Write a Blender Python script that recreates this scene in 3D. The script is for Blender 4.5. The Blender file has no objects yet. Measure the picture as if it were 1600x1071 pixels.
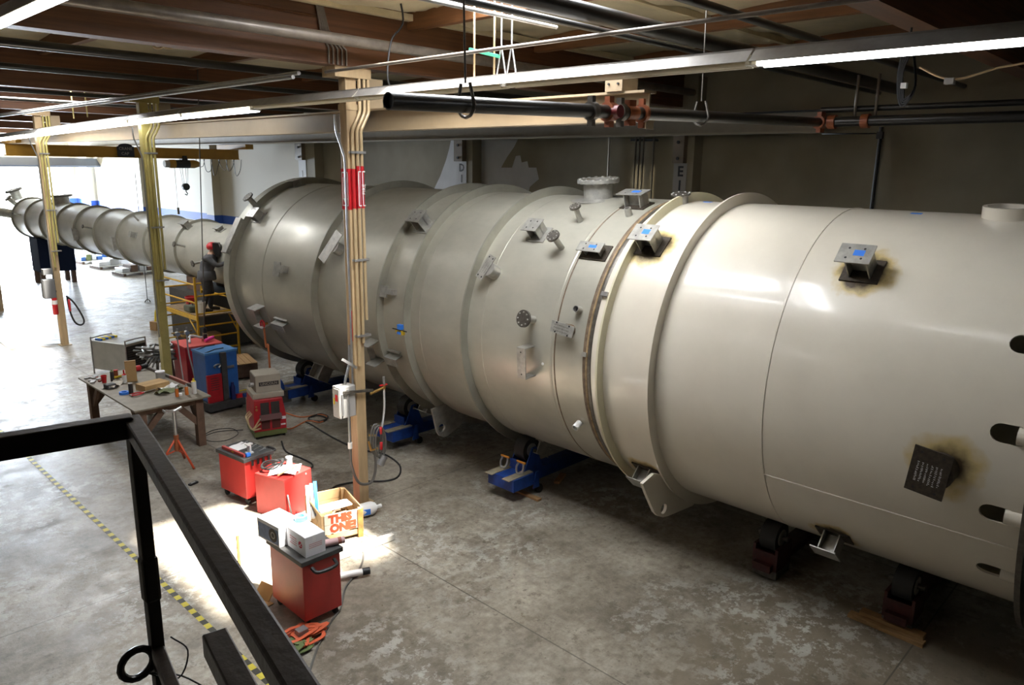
import bpy, math, random
from mathutils import Vector, Matrix, Euler
random.seed(7)
S = bpy.context.scene
COL = S.collection
PI = math.pi

# ---------------------------------------------------------------- camera
FPX = 1175.4965                       # focal length in pixels of a 1600 px wide frame
CAMZ = 5.3
def cam_rot(yaw, pitch, roll):
    fw = Vector((math.sin(yaw)*math.cos(pitch), math.cos(yaw)*math.cos(pitch), -math.sin(pitch)))
    rt = Vector((math.cos(yaw), -math.sin(yaw), 0)); up = rt.cross(fw)
    r2 = rt*math.cos(roll) + up*math.sin(roll); u2 = -rt*math.sin(roll) + up*math.cos(roll)
    return Matrix((r2, u2, -fw)).transposed()
CR = cam_rot(0.807470722, 0.229825041, 0.0144740617)
cd = bpy.data.cameras.new('camera'); cam = bpy.data.objects.new('camera', cd); COL.objects.link(cam)
cd.sensor_width = 36; cd.lens = FPX/1600*36; cd.clip_start = 0.05; cd.clip_end = 400
cam.matrix_world = Matrix.Translation((0, 0, CAMZ)) @ CR.to_4x4()
S.camera = cam
def W(px, py, X=None, Y=None, Z=None):
    """survey helper: the point where the line of sight of a photo pixel meets a known plane of the building"""
    r = CR @ Vector((px-800, -(py-535.5), -FPX))
    t = X/r.x if X is not None else Y/r.y if Y is not None else (Z-CAMZ)/r.z
    return Vector((0, 0, CAMZ)) + r*t

# ---------------------------------------------------------------- light
S.view_settings.view_transform = 'Standard'; S.view_settings.look = 'None'
S.view_settings.gamma = 1; S.view_settings.use_curve_mapping = False
S.view_settings.exposure = 0.8
wd = bpy.data.worlds.new('sky'); S.world = wd; wd.use_nodes = True
bg = wd.node_tree.nodes['Background']; bg.inputs[0].default_value = (0.86, 0.93, 1.0, 1); bg.inputs[1].default_value = 5.0
def lamp(name, kind, loc, aim, power, size=(1, 1), color=(1, 1, 1)):
    l = bpy.data.lights.new(name, kind); o = bpy.data.objects.new(name, l); COL.objects.link(o)
    o.location = loc; o.rotation_euler = Vector(aim).to_track_quat('-Z', 'Y').to_euler()
    l.energy = power; l.color = color
    if kind == 'AREA':
        l.shape = 'RECTANGLE'; l.size, l.size_y = size
    return o
SUN = Vector((1.2, -3.2, 7.6)).normalized()
sun = lamp('sun', 'SUN', (6.7, 5.9, 30), -SUN, 38, color=(1, 0.95, 0.86)); sun.data.angle = 0.07
# daylight through the open end of the hall and through its two skylights, plus added fill lamps
lamp('door_daylight', 'AREA', (11.4, 50.3, 2.45), (-0.05, -1, -0.1), 5600, (5.6, 4.6), (0.76, 0.87, 1))
for x, y, p in ((5.9, 6.15, 360), (5.9, 21.15, 300)):            # the two skylights in view
    lamp('skylight_and_fill', 'AREA', (x, y, 8.02), (0, 0, -1), p, (2.3, 3.1), (0.98, 0.98, 1))
for x, y, p in ((-3.0, 8.4, 40), (0.6, 16.9, 40), (0.6, 22.4, 90)):   # added fill lamps below the closed roof, out of view
    lamp('skylight_and_fill', 'AREA', (x, y, 7.45), (0, 0, -1), p, (2.3, 2.5), (1, 0.97, 0.92))

# ---------------------------------------------------------------- helpers
MATS = {}
def mat(name, col, rough=0.5, metal=0.0, var=0.0, scale=3.0, col2=None, rvar=0.0, bump=0.0, bscale=40.0, emit=None, coat=0.0, stretch=None, thr=None, spec=None):
    """procedural material: base colour mottled towards col2 by noise, with roughness variation and fine bump"""
    if name in MATS: return MATS[name]
    m = bpy.data.materials.new(name); m.use_nodes = True; MATS[name] = m
    nt = m.node_tree; b = nt.nodes['Principled BSDF']
    b.inputs['Base Color'].default_value = (*col, 1); b.inputs['Roughness'].default_value = rough; b.inputs['Metallic'].default_value = metal
    if spec is not None: b.inputs['Specular IOR Level'].default_value = spec
    if coat: b.inputs['Coat Weight'].default_value = coat; b.inputs['Coat Roughness'].default_value = 0.12
    if emit:
        b.inputs['Emission Color'].default_value = (*emit[0], 1); b.inputs['Emission Strength'].default_value = emit[1]
    if var or col2 or bump:
        tc = nt.nodes.new('ShaderNodeTexCoord'); mp = nt.nodes.new('ShaderNodeMapping'); nt.links.new(tc.outputs['Object'], mp.inputs[0])
        if stretch: mp.inputs['Scale'].default_value = stretch
        n = nt.nodes.new('ShaderNodeTexNoise'); n.inputs['Scale'].default_value = scale; n.inputs['Detail'].default_value = 6; n.inputs['Roughness'].default_value = 0.62
        nt.links.new(mp.outputs[0], n.inputs['Vector'])
        r = nt.nodes.new('ShaderNodeValToRGB'); nt.links.new(n.outputs['Fac'], r.inputs[0])
        c2 = col2 if col2 else tuple(max(0, c*(1-var)) for c in col)
        t = thr or (0.36, 0.66)
        r.color_ramp.elements[0].position = t[0]; r.color_ramp.elements[0].color = (*c2, 1)
        r.color_ramp.elements[1].position = t[1]; r.color_ramp.elements[1].color = (*col, 1)
        nt.links.new(r.outputs[0], b.inputs['Base Color'])
        if rvar:
            mr = nt.nodes.new('ShaderNodeMapRange'); nt.links.new(n.outputs['Fac'], mr.inputs[0])
            mr.inputs['From Min'].default_value = 0.3; mr.inputs['From Max'].default_value = 0.7
            mr.inputs['To Min'].default_value = rough+rvar; mr.inputs['To Max'].default_value = rough-rvar
            nt.links.new(mr.outputs[0], b.inputs['Roughness'])
        if bump:
            n2 = nt.nodes.new('ShaderNodeTexNoise'); n2.inputs['Scale'].default_value = bscale; n2.inputs['Detail'].default_value = 3
            nt.links.new(mp.outputs[0], n2.inputs['Vector'])
            bp = nt.nodes.new('ShaderNodeBump'); bp.inputs['Strength'].default_value = bump; bp.inputs['Distance'].default_value = 0.02
            nt.links.new(n2.outputs['Fac'], bp.inputs['Height']); nt.links.new(bp.outputs[0], b.inputs['Normal'])
    return m

def perp(d):
    a = Vector((0, 0, 1)) if abs(d.z) < 0.9 else Vector((1, 0, 0))
    u = d.cross(a).normalized(); return u, d.cross(u).normalized()
class MB:
    """mesh builder: collects boxes, cylinders, tubes, prisms and lathes, then links ONE mesh object"""
    def __init__(s): s.v = []; s.f = []; s.sm = []; s.M = Matrix()
    def at(s, M): s.M = M; return s
    def _add(s, vs, fs, smooth=False):
        o = len(s.v); s.v += [tuple(s.M @ Vector(p)) for p in vs]
        s.f += [tuple(o+i for i in f) for f in fs]; s.sm += [smooth]*len(fs) if not isinstance(smooth, list) else smooth
        return s
    def box(s, x0, x1, y0, y1, z0, z1):
        p = [(x, y, z) for z in (z0, z1) for y in (y0, y1) for x in (x0, x1)]
        return s._add(p, [(0, 2, 3, 1), (4, 5, 7, 6), (0, 1, 5, 4), (2, 6, 7, 3), (0, 4, 6, 2), (1, 3, 7, 5)])
    def cbox(s, c, sz): return s.box(c[0]-sz[0]/2, c[0]+sz[0]/2, c[1]-sz[1]/2, c[1]+sz[1]/2, c[2]-sz[2]/2, c[2]+sz[2]/2)
    def bar(s, a, b, w, h, up=(0, 0, 1)):
        """rectangular bar from a to b, w wide (sideways) and h deep (along up)"""
        a, b = Vector(a), Vector(b); d = (b-a).normalized(); u = Vector(up); sd = d.cross(u).normalized(); u = sd.cross(d)
        p = [q + sd*(i*w/2) + u*(j*h/2) for q in (a, b) for j in (-1, 1) for i in (-1, 1)]
        return s._add(p, [(0, 1, 3, 2), (4, 6, 7, 5), (0, 4, 5, 1), (2, 3, 7, 6), (0, 2, 6, 4), (1, 5, 7, 3)])
    def cyl(s, a, b, r, r2=None, n=16, caps=True):
        a, b = Vector(a), Vector(b); r2 = r if r2 is None else r2; u, w = perp((b-a).normalized())
        p = []
        for q, rr in ((a, r), (b, r2)):
            for k in range(n):
                t = 2*PI*k/n; p.append(q + u*(rr*math.cos(t)) + w*(rr*math.sin(t)))
        fs = [(k, (k+1) % n, n+(k+1) % n, n+k) for k in range(n)]; sm = [True]*n
        if caps: fs += [tuple(range(n-1, -1, -1)), tuple(range(n, 2*n))]; sm += [False, False]
        return s._add(p, fs, sm)
    def pipe(s, a, b, r, ri, n=24):
        """open pipe with wall thickness"""
        a, b = Vector(a), Vector(b); u, w = perp((b-a).normalized()); p = []
        for q, rr in ((a, r), (b, r), (b, ri), (a, ri)):
            for k in range(n):
                t = 2*PI*k/n; p.append(q + u*(rr*math.cos(t)) + w*(rr*math.sin(t)))
        fs = []; sm = []
        for j in range(4):
            for k in range(n):
                fs.append((j*n+k, j*n+(k+1) % n, ((j+1) % 4)*n+(k+1) % n, ((j+1) % 4)*n+k)); sm.append(j in (0, 2))
        return s._add(p, fs, sm)
    def tube(s, pts, r, n=8, closed=False):
        pts = [Vector(p) for p in pts]; m = len(pts); P = []; prev = None
        for i, p in enumerate(pts):
            d = (pts[(i+1) % m]-pts[i-1]) if closed or 0 < i < m-1 else (pts[1]-pts[0] if i == 0 else pts[-1]-pts[-2])
            d = d.normalized() if d.length > 1e-9 else Vector((0, 0, 1))
            if prev is None: u, w = perp(d)
            else:
                u = (prev - d*prev.dot(d)); u = u.normalized() if u.length > 1e-6 else perp(d)[0]; w = d.cross(u)
            prev = u
            for k in range(n):
                t = 2*PI*k/n; P.append(p + u*(r*math.cos(t)) + w*(r*math.sin(t)))
        fs = [(i*n+k, i*n+(k+1) % n, ((i+1) % m)*n+(k+1) % n, ((i+1) % m)*n+k) for i in range(m if closed else m-1) for k in range(n)]
        sm = [True]*len(fs)
        if not closed: fs += [tuple(range(n-1, -1, -1)), tuple(range((m-1)*n, m*n))]; sm += [False, False]
        return s._add(P, fs, sm)
    def prism(s, pts, vec):
        """closed polygon (3-D points) extruded along vec"""
        v = Vector(vec); n = len(pts); p = [Vector(q) for q in pts]
        return s._add(p+[q+v for q in p], [tuple(range(n-1, -1, -1)), tuple(range(n, 2*n))]+[(k, (k+1) % n, n+(k+1) % n, n+k) for k in range(n)])
    def lathe(s, prof, c=(0, 0, 0), axis=(0, 0, 1), n=24, smooth=True, closed=False):
        """profile of (radius, height) turned about axis through c"""
        c = Vector(c); ax = Vector(axis).normalized(); u, w = perp(ax); P = []
        for r, h in prof:
            for k in range(n):
                t = 2*PI*k/n; P.append(c + ax*h + u*(r*math.cos(t)) + w*(r*math.sin(t)))
        m = len(prof); fs = [(i*n+k, i*n+(k+1) % n, ((i+1) % m)*n+(k+1) % n, ((i+1) % m)*n+k) for i in range(m if closed else m-1) for k in range(n)]
        sm = [smooth]*len(fs)
        if not closed:
            if prof[0][0] > 1e-6: fs.append(tuple(range(n-1, -1, -1))); sm.append(False)
            if prof[-1][0] > 1e-6: fs.append(tuple(range((m-1)*n, m*n))); sm.append(False)
        return s._add(P, fs, sm)
    def build(s, name, m, parent=None, world=False, bevel=0, auto=None):
        me = bpy.data.meshes.new(name)
        vs = s.v
        if world and parent is not None:
            I = wmat(parent).inverted(); vs = [tuple(I @ Vector(p)) for p in vs]
        me.from_pydata(vs, [], s.f); me.polygons.foreach_set('use_smooth', s.sm); me.update()
        bm_fix(me)
        o = bpy.data.objects.new(name, me); COL.objects.link(o)
        me.materials.append(m if not isinstance(m, str) else MATS[m])
        if parent is not None: o.parent = parent
        if bevel:
            md = o.modifiers.new('bevel', 'BEVEL'); md.width = bevel; md.segments = 2; md.limit_method = 'ANGLE'
        return o
import bmesh
def bm_fix(me):
    b = bmesh.new(); b.from_mesh(me); bmesh.ops.recalc_face_normals(b, faces=b.faces); 
    b.edges.ensure_lookup_table()
    for e in b.edges:
        if len(e.link_faces) == 2 and e.calc_face_angle(0) > 0.7: e.smooth = False
    b.to_mesh(me); b.free()
def wmat(o):
    M = Matrix.LocRotScale(o.location, o.rotation_euler, o.scale)
    return wmat(o.parent) @ M if o.parent else M
def tag(o, label=None, cat=None, group=None, kind=None):
    if label: o['label'] = label
    if cat: o['category'] = cat
    if group: o['group'] = group
    if kind: o['kind'] = kind
    return o
def thing(name, label, cat, loc=(0, 0, 0), rz=0.0, group=None):
    o = bpy.data.objects.new(name, None); COL.objects.link(o); o.empty_display_size = 0.1
    o.location = loc; o.rotation_euler = (0, 0, rz)
    return tag(o, label, cat, group)
def copy_tree(o, parent=None):
    c = o.copy(); COL.objects.link(c); c.parent = parent
    for ch in [q for q in o.children]: copy_tree(ch, c)
    return c
def T(x, y, z, rz=0, rx=0, ry=0): return Matrix.Translation((x, y, z)) @ Euler((rx, ry, rz)).to_matrix().to_4x4()
def spline(pts, n=8):
    """Catmull-Rom through points"""
    P = [Vector(p) for p in pts]; P = [P[0]*2-P[1]] + P + [P[-1]*2-P[-2]]; out = []
    for i in range(1, len(P)-2):
        for k in range(n):
            t = k/n; a, b, c, d = P[i-1], P[i], P[i+1], P[i+2]
            out.append(0.5*((2*b)+(c-a)*t+(2*a-5*b+4*c-d)*t*t+(3*b-a-3*c+d)*t**3))
    return out+[P[-2]]
def text(body, size, m, parent, M, extrude=0.0008, align='CENTER', name='lettering', bold=0.0):
    """flat lettering as mesh"""
    cu = bpy.data.curves.new(name, 'FONT'); cu.body = body; cu.size = size; cu.extrude = extrude; cu.align_x = align; cu.align_y = 'CENTER'; cu.offset = bold; cu.resolution_u = 2
    t = bpy.data.objects.new(name, cu); COL.objects.link(t); bpy.context.view_layer.update()
    me = bpy.data.meshes.new_from_object(t.evaluated_get(bpy.context.evaluated_depsgraph_get()))
    bpy.data.objects.remove(t); bpy.data.curves.remove(cu)
    o = bpy.data.objects.new(name, me); COL.objects.link(o); me.materials.clear(); me.materials.append(m)
    o.parent = parent; o.matrix_local = M
    return o
# ================================================================ STRUCTURE
GRID = [-5.0, 2.5, 9.41, 16.9, 24.35, 31.8, 39.3, 46.8]
WX, ENDY = 15.0, 50.6
HOLE = (4.75, 7.05, 4.6, 7.7)

def floor_material():
    m = bpy.data.materials.new('worn_concrete'); m.use_nodes = True; nt = m.node_tree; N = nt.nodes; L = nt.links; b = N['Principled BSDF']
    tc = N.new('ShaderNodeTexCoord')
    def noise(scale, det=6, rough=0.6, st=None, off=(0, 0, 0)):
        mp = N.new('ShaderNodeMapping'); L.new(tc.outputs['Object'], mp.inputs[0]); mp.inputs['Location'].default_value = off
        if st: mp.inputs['Scale'].default_value = st
        n = N.new('ShaderNodeTexNoise'); n.inputs['Scale'].default_value = scale; n.inputs['Detail'].default_value = det; n.inputs['Roughness'].default_value = rough
        L.new(mp.outputs[0], n.inputs['Vector']); return n.outputs['Fac']
    def ramp(src, a, c, ca=(0, 0, 0), cb=(1, 1, 1)):
        r = N.new('ShaderNodeValToRGB'); L.new(src, r.inputs[0]); e = r.color_ramp.elements
        e[0].position = a; e[1].position = c; e[0].color = (*ca, 1); e[1].color = (*cb, 1); return r.outputs[0]
    def mix(f, a, bb, mode='MIX'):
        x = N.new('ShaderNodeMix'); x.data_type = 'RGBA'; x.blend_type = mode
        if isinstance(f, float): x.inputs[0].default_value = f
        else: L.new(f, x.inputs[0])
        for q, i in ((a, 6), (bb, 7)):
            if isinstance(q, tuple): x.inputs[i].default_value = (*q, 1)
            else: L.new(q, x.inputs[i])
        return x.outputs[2]
    def math_(op, a, bb=None):
        x = N.new('ShaderNodeMath'); x.operation = op
        for i, q in enumerate((a, bb)):
            if q is None: continue
            if isinstance(q, (int, float)): x.inputs[i].default_value = q
            else: L.new(q, x.inputs[i])
        return x.outputs[0]
    base = ramp(noise(0.55, 10, 0.7), 0.38, 0.62, (0.165, 0.142, 0.108), (0.385, 0.352, 0.292))
    fine = ramp(noise(9, 8, 0.75), 0.36, 0.66, (0.52, 0.49, 0.44), (1.15, 1.14, 1.12))
    c = mix(0.75, base, fine, 'MULTIPLY')
    # worn coating: bare brown concrete with pale flakes left, in a blotch by the near end of the vessel
    sep = N.new('ShaderNodeSeparateXYZ'); L.new(tc.outputs['Object'], sep.inputs[0])
    dv = N.new('ShaderNodeVectorMath'); dv.operation = 'DISTANCE'; L.new(tc.outputs['Object'], dv.inputs[0]); dv.inputs[1].default_value = (7.3, 1.4, 0)
    zn = N.new('ShaderNodeMapRange'); L.new(dv.outputs['Value'], zn.inputs[0]); zn.inputs['From Min'].default_value = 0.9; zn.inputs['From Max'].default_value = 3.3; zn.inputs['To Min'].default_value = 0.36; zn.inputs['To Max'].default_value = -0.02
    blot = math_('ADD', noise(1.5, 10, 0.72, None, (3.1, 1.7, 0)), zn.outputs[0])
    bare = ramp(blot, 0.60, 0.635)
    brown = mix(noise(2.2, 6, 0.6), (0.135, 0.11, 0.075), (0.215, 0.18, 0.13))
    pale = mix(noise(14, 6, 0.6), (0.36, 0.35, 0.31), (0.52, 0.51, 0.465))
    c = mix(math_('MULTIPLY', bare, 0.85), c, brown)
    # fine pale flaking and dark scuffs all over
    low = ramp(noise(0.5, 3, 0.5, None, (5, 2, 0)), 0.42, 0.62)
    fl2 = ramp(noise(4.5, 10, 0.78, None, (1, 8, 0)), 0.51, 0.545)
    c = mix(math_('MULTIPLY', fl2, math_('MULTIPLY', low, 0.8)), c, pale)
    dk2 = ramp(noise(3.4, 9, 0.76, None, (7, 3, 0)), 0.575, 0.61)
    c = mix(math_('MULTIPLY', dk2, 0.6), c, (0.10, 0.082, 0.058))
    sp = ramp(noise(11, 5, 0.62, None, (2, 5, 0)), 0.635, 0.665)
    c = mix(math_('MULTIPLY', sp, 0.6), c, (0.085, 0.07, 0.05))
    # oil stains and scratches
    stain = ramp(noise(1.3, 5, 0.65, None, (9, 4, 0)), 0.57, 0.70)
    c = mix(math_('MULTIPLY', stain, 0.5), c, (0.085, 0.07, 0.052))
    sc = ramp(noise(16, 3, 0.6, (1, 0.06, 1)), 0.70, 0.74); sc2 = ramp(noise(16, 3, 0.6, (0.05, 1.0, 1), (2, 7, 0)), 0.70, 0.745)
    c = mix(math_('MULTIPLY', math_('ADD', sc, sc2), 0.35), c, (0.10, 0.085, 0.065))
    # saw-cut slab joints
    lines = None
    for ch, off, per in (('X', 5.84, 4.6), ('Y', 9.38, 7.46)):
        d = math_('ABSOLUTE', math_('SUBTRACT', math_('MODULO', math_('ADD', math_('SUBTRACT', sep.outputs[ch], off), per*20.5), per), per/2))
        l = math_('LESS_THAN', d, 0.009); lines = l if lines is None else math_('MAXIMUM', lines, l)
    c = mix(math_('MULTIPLY', lines, 0.7), c, (0.06, 0.05, 0.04))
    L.new(c, b.inputs['Base Color'])
    rr = N.new('ShaderNodeMapRange'); L.new(noise(2.6, 7, 0.7), rr.inputs[0]); rr.inputs['From Min'].default_value = 0.3; rr.inputs['From Max'].default_value = 0.7
    rr.inputs['To Min'].default_value = 0.24; rr.inputs['To Max'].default_value = 0.6; L.new(rr.outputs[0], b.inputs['Roughness'])
    bp = N.new('ShaderNodeBump'); bp.inputs['Strength'].default_value = 0.25; bp.inputs['Distance'].default_value = 0.01; L.new(noise(30, 4, 0.7), bp.inputs['Height']); L.new(bp.outputs[0], b.inputs['Normal'])
    return m

def wall_material():
    m = bpy.data.materials.new('painted_tilt_up_wall'); m.use_nodes = True; nt = m.node_tree; N = nt.nodes; L = nt.links; b = N['Principled BSDF']
    tc = N.new('ShaderNodeTexCoord'); sep = N.new('ShaderNodeSeparateXYZ'); L.new(tc.outputs['Object'], sep.inputs[0])
    n = N.new('ShaderNodeTexNoise'); n.inputs['Scale'].default_value = 0.7; n.inputs['Detail'].default_value = 7; L.new(tc.outputs['Object'], n.inputs['Vector'])
    r = N.new('ShaderNodeValToRGB'); L.new(n.outputs['Fac'], r.inputs[0]); e = r.color_ramp.elements
    e[0].position = 0.35; e[0].color = (0.27, 0.24, 0.165, 1); e[1].position = 0.7; e[1].color = (0.37, 0.33, 0.235, 1)
    # painted dado of the far bays: white below, a blue band on top
    zr = N.new('ShaderNodeValToRGB'); zr.color_ramp.interpolation = 'CONSTANT'
    mr = N.new('ShaderNodeMapRange'); L.new(sep.outputs['Z'], mr.inputs[0]); mr.inputs['From Max'].default_value = 10.0; L.new(mr.outputs[0], zr.inputs[0])
    z = zr.color_ramp.elements; z[0].position = 0; z[0].color = (0.72, 0.72, 0.72, 1); z[1].position = 0.27; z[1].color = (0.03, 0.10, 0.42, 1)
    k = z.new(0.305); k.color = (0.60, 0.57, 0.48, 1)
    g = N.new('ShaderNodeMath'); g.operation = 'GREATER_THAN'; L.new(sep.outputs['Y'], g.inputs[0]); g.inputs[1].default_value = 24.7
    mx = N.new('ShaderNodeMix'); mx.data_type = 'RGBA'; L.new(g.outputs[0], mx.inputs[0]); L.new(r.outputs[0], mx.inputs[6]); L.new(zr.outputs[0], mx.inputs[7]); L.new(mx.outputs[2], b.inputs['Base Color'])
    b.inputs['Roughness'].default_value = 0.75
    return m

mat('wood_glulam', (0.165, 0.068, 0.026), 0.55, var=0.45, scale=1.2, stretch=(0.4, 6, 14), bump=0.1)
mat('wood_purlin', (0.24, 0.105, 0.04), 0.6, var=0.4, scale=1.5, stretch=(8, 0.4, 8), bump=0.1)
mat('insulation', (0.66, 0.58, 0.40), 0.4, metal=0.0, var=0.25, scale=1.4, bump=0.35, bscale=5)
mat('insulation_foil', (0.5, 0.5, 0.52), 0.3, metal=0.5, var=0.25, scale=1.4, bump=0.35, bscale=5)
mat('roof_deck', (0.30, 0.25, 0.17), 0.8, var=0.2)
mat('batten', (0.62, 0.53, 0.34), 0.6, var=0.2)
mat('beam_cream', (0.31, 0.232, 0.14), 0.5, var=0.18, scale=1.5)
mat('beam_grey', (0.33, 0.295, 0.23), 0.5, var=0.2, scale=1.2)
mat('white_paint', (0.68, 0.69, 0.71), 0.6, var=0.10, scale=2.0)
mat('black_paint', (0.012, 0.012, 0.012), 0.5)
mat('wall_plain', (0.22, 0.20, 0.16), 0.8, var=0.12, scale=0.6)

tag(MB().box(-14, WX, -12, ENDY, -0.25, 0).build('floor', floor_material()), 'worn grey concrete workshop floor', kind='structure')
tag(MB().box(-70, 90, ENDY, 140, -0.25, -0.01).build('ground', mat('apron', (0.55, 0.54, 0.51), 0.8, var=0.15, scale=0.6)), 'sunlit concrete yard beyond the open end of the hall', kind='structure')
wm = wall_material()
wr = tag(MB().box(WX, WX+0.25, -12, ENDY, 0, 7.9).build('wall_right', wm), 'tan painted wall behind the vessel', kind='structure')
tag(MB().box(-14.2, -14, -12, ENDY, 0, 7.9).build('wall_left', MATS['wall_plain']), kind='structure')
tag(MB().box(-14, WX, -12.2, -12, 0, 7.9).build('wall_back', MATS['wall_plain']), kind='structure')
# end wall with its big door opening
we = MB().box(-14, 8.5, ENDY, ENDY+0.25, 0, 7.9).box(8.5, 14.3, ENDY, ENDY+0.25, 4.85, 7.9).box(14.3, WX, ENDY, ENDY+0.25, 0, 7.9)
tag(we.build('wall_far', wm), kind='structure')

# pilasters with the steel seats that carry the wall-side crane runway
def pilaster(px0, px1, bx0, bx1, lab):
    y1 = W(px0, 260, X=WX-0.35).y; y0 = W(px1, 260, X=WX-0.35).y
    p = MB().box(WX-0.35, WX, y0, y1, 0, 7.2).build('pilaster', wm, wr, world=True)
    yb1 = W(bx0, 240, X=WX-0.5).y; yb0 = W(bx1, 240, X=WX-0.5).y
    s = MB().box(WX-0.5, WX-0.02, yb0, yb1, 5.42, 6.0)
    s.build('corbel', mat('corbel_steel', (0.25, 0.2, 0.14), 0.5, var=0.2), wr, world=True)
    q = MB()
    for z in (5.52, 5.86): q.cyl((WX-0.5, (yb0+yb1)/2, z), (WX-0.53, (yb0+yb1)/2, z), 0.035, n=8)
    q.build('bolt', MATS['black_paint'], wr, world=True)
    MB().box(WX-0.36, WX, yb0-0.02, yb1+0.04, 4.7, 5.42).build('painted_panel', MATS['white_paint'] if lab[0] != 'E' else mat('panel_shaded', (.34, .32, .28), .7), wr, world=True)  # E panel: white paint darkened, its shade put into the colour
    for i, ch in enumerate(lab):
        text(ch, 0.30, MATS['black_paint'], wr, T(WX-0.362, (yb0+yb1)/2, 5.24-i*0.30) @ Euler((PI/2, 0, -PI/2)).to_matrix().to_4x4(), name='bay_letter', bold=0.008)
pilaster(468, 492, 461, 471, ' 1'); pilaster(722, 738, 709, 722, 'D1'); pilaster(1068, 1083, 1051, 1068, 'E1')
for y in (32.1, 39.9, 47.5):
    MB().box(WX-0.35, WX, y-0.35, y+0.35, 0, 7.2).build('pilaster', wm, wr, world=True)
# a patch of fresh white paint around the second pilaster
def wallpoly(name, px, m, x=WX-0.004):
    pts = [W(a, b, X=x) for a, b in px]
    return MB().prism(pts, (0.003, 0, 0)).build(name, m, wr, world=True)
wallpoly('paint_patch', [(706, 212), (702, 232), (697, 250), (688, 275), (676, 300), (668, 330), (726, 330), (726, 212)], MATS['white_paint'])
wallpoly('paint_patch', [(734, 212), (812, 212), (803, 230), (792, 246), (783, 262), (800, 262), (806, 244), (813, 243), (815, 254), (824, 252), (826, 262), (838, 262), (842, 280), (828, 292), (818, 330), (734, 330)], MATS['white_paint'])
# conduits on the wall
cond = mat('conduit', (0.36, 0.33, 0.28), 0.35, metal=0.7)
wc = tag(bpy.data.objects.new('wall_conduit', None), 'bunch of thin grey conduits rising up the wall behind the flanged nozzle', 'conduit'); COL.objects.link(wc)
for px in (993, 999, 1005, 1021):
    p = W(px, 240, X=WX-0.06); MB().cyl((p.x, p.y, 0.0), (p.x, p.y, 6.0), 0.022, n=8).build('pipe', cond, wc)
a = W(986, 219, X=WX-0.05); b = W(1028, 219, X=WX-0.05); MB().bar(a, b, 0.04, 0.05).build('strut', MATS['black_paint'], wc)
for px, l, r in ((951, 'single thin conduit on the wall left of the conduit bunch', 0.022), (1371, 'dark vertical pipe on the bare wall at the right', 0.035)):
    p = W(px, 250, X=WX-0.06); tag(MB().cyl((p.x, p.y, 0), (p.x, p.y, 6.1), r, n=10).build('wall_pipe', cond if r < .03 else mat('dark_pipe', (0.03, 0.03, 0.03), 0.4)), l, 'pipe')

# ---------------------------------------------------------------- roof
ce = MB(); hx0, hx1, hy0, hy1 = HOLE
H2 = 15.0                              # the next skylight lies two bays on
ce.box(-14.2, hx0, -12.2, ENDY+.25, 7.62, 7.8).box(hx1, WX+.25, -12.2, ENDY+.25, 7.62, 7.8).box(hx0, hx1, -12.2, hy0, 7.62, 7.8).box(hx0, hx1, hy1, hy0+H2, 7.62, 7.8).box(hx0, hx1, hy1+H2, ENDY+.25, 7.62, 7.8)
ceil = tag(ce.build('ceiling', MATS['roof_deck']), 'wooden roof with sagging insulation between beams', kind='structure')
for y in GRID[1:]:
    MB().box(-14, WX, y-0.13, y+0.13, 6.62, 7.5).build('roof_beam', MATS['wood_glulam'], ceil)
PX = [1.9, 4.64, 7.45, 10.2, 12.95]
def sheet(x0, x1, y0, y1, m, seed, sag=0.09):
    rnd = random.Random(seed); nx, ny = 9, 25; v = []; f = []
    ph = [rnd.uniform(0, 6.28) for _ in range(6)]
    for j in range(ny+1):
        for i in range(nx+1):
            u, w = i/nx, j/ny; x = x0+(x1-x0)*u; y = y0+(y1-y0)*w
            z = 7.45-sag*math.sin(PI*u)*(0.7+0.3*math.sin(w*9+ph[0])) + 0.025*math.sin(7*u+11*w+ph[1]) + 0.02*math.sin(13*u-6*w*2+ph[2]) + rnd.uniform(-.008, .008)
            v.append((x, y, z))
    f = [(j*(nx+1)+i, j*(nx+1)+i+1, (j+1)*(nx+1)+i+1, (j+1)*(nx+1)+i) for j in range(ny) for i in range(nx)]
    b = MB(); b._add(v, f, True); return b.build('insulation_sheet', m, ceil)
for gi in range(1, len(GRID)):
    y0 = GRID[gi]+0.13; y1 = (GRID[gi+1]-0.13) if gi+1 < len(GRID) else ENDY
    for i, x in enumerate(PX):
        MB().box(x-0.065, x+0.065, y0, y1, 7.22, 7.5).build('purlin', MATS['wood_purlin'], ceil)
        if i+1 < len(PX):
            x0, x1 = x+0.065, PX[i+1]-0.065
            if gi in (1, 3) and x0 < hx0+0.2 < x1:      # the bays with a skylight
                hh = H2 if gi == 3 else 0; sheet(x0, x1, y0, hy0+hh-0.05, MATS['insulation'], gi*10+i); sheet(x0, x1, hy1+hh+0.05, y1, MATS['insulation'], gi*10+i+5)
            else: sheet(x0, x1, y0, y1, MATS['insulation_foil'] if gi > 2 and i < 3 else MATS['insulation'], gi*10+i)
            ym = y0+(y1-y0)*0.5
            for yy in ((y0+0.09, y1-0.09) if gi in (1, 3) and i == 1 else (y0+0.09, ym, y1-0.09)): MB().box(x0, x1, yy-0.05, yy+0.05, 7.33, 7.42).build('batten', MATS['batten'], ceil)
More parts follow.
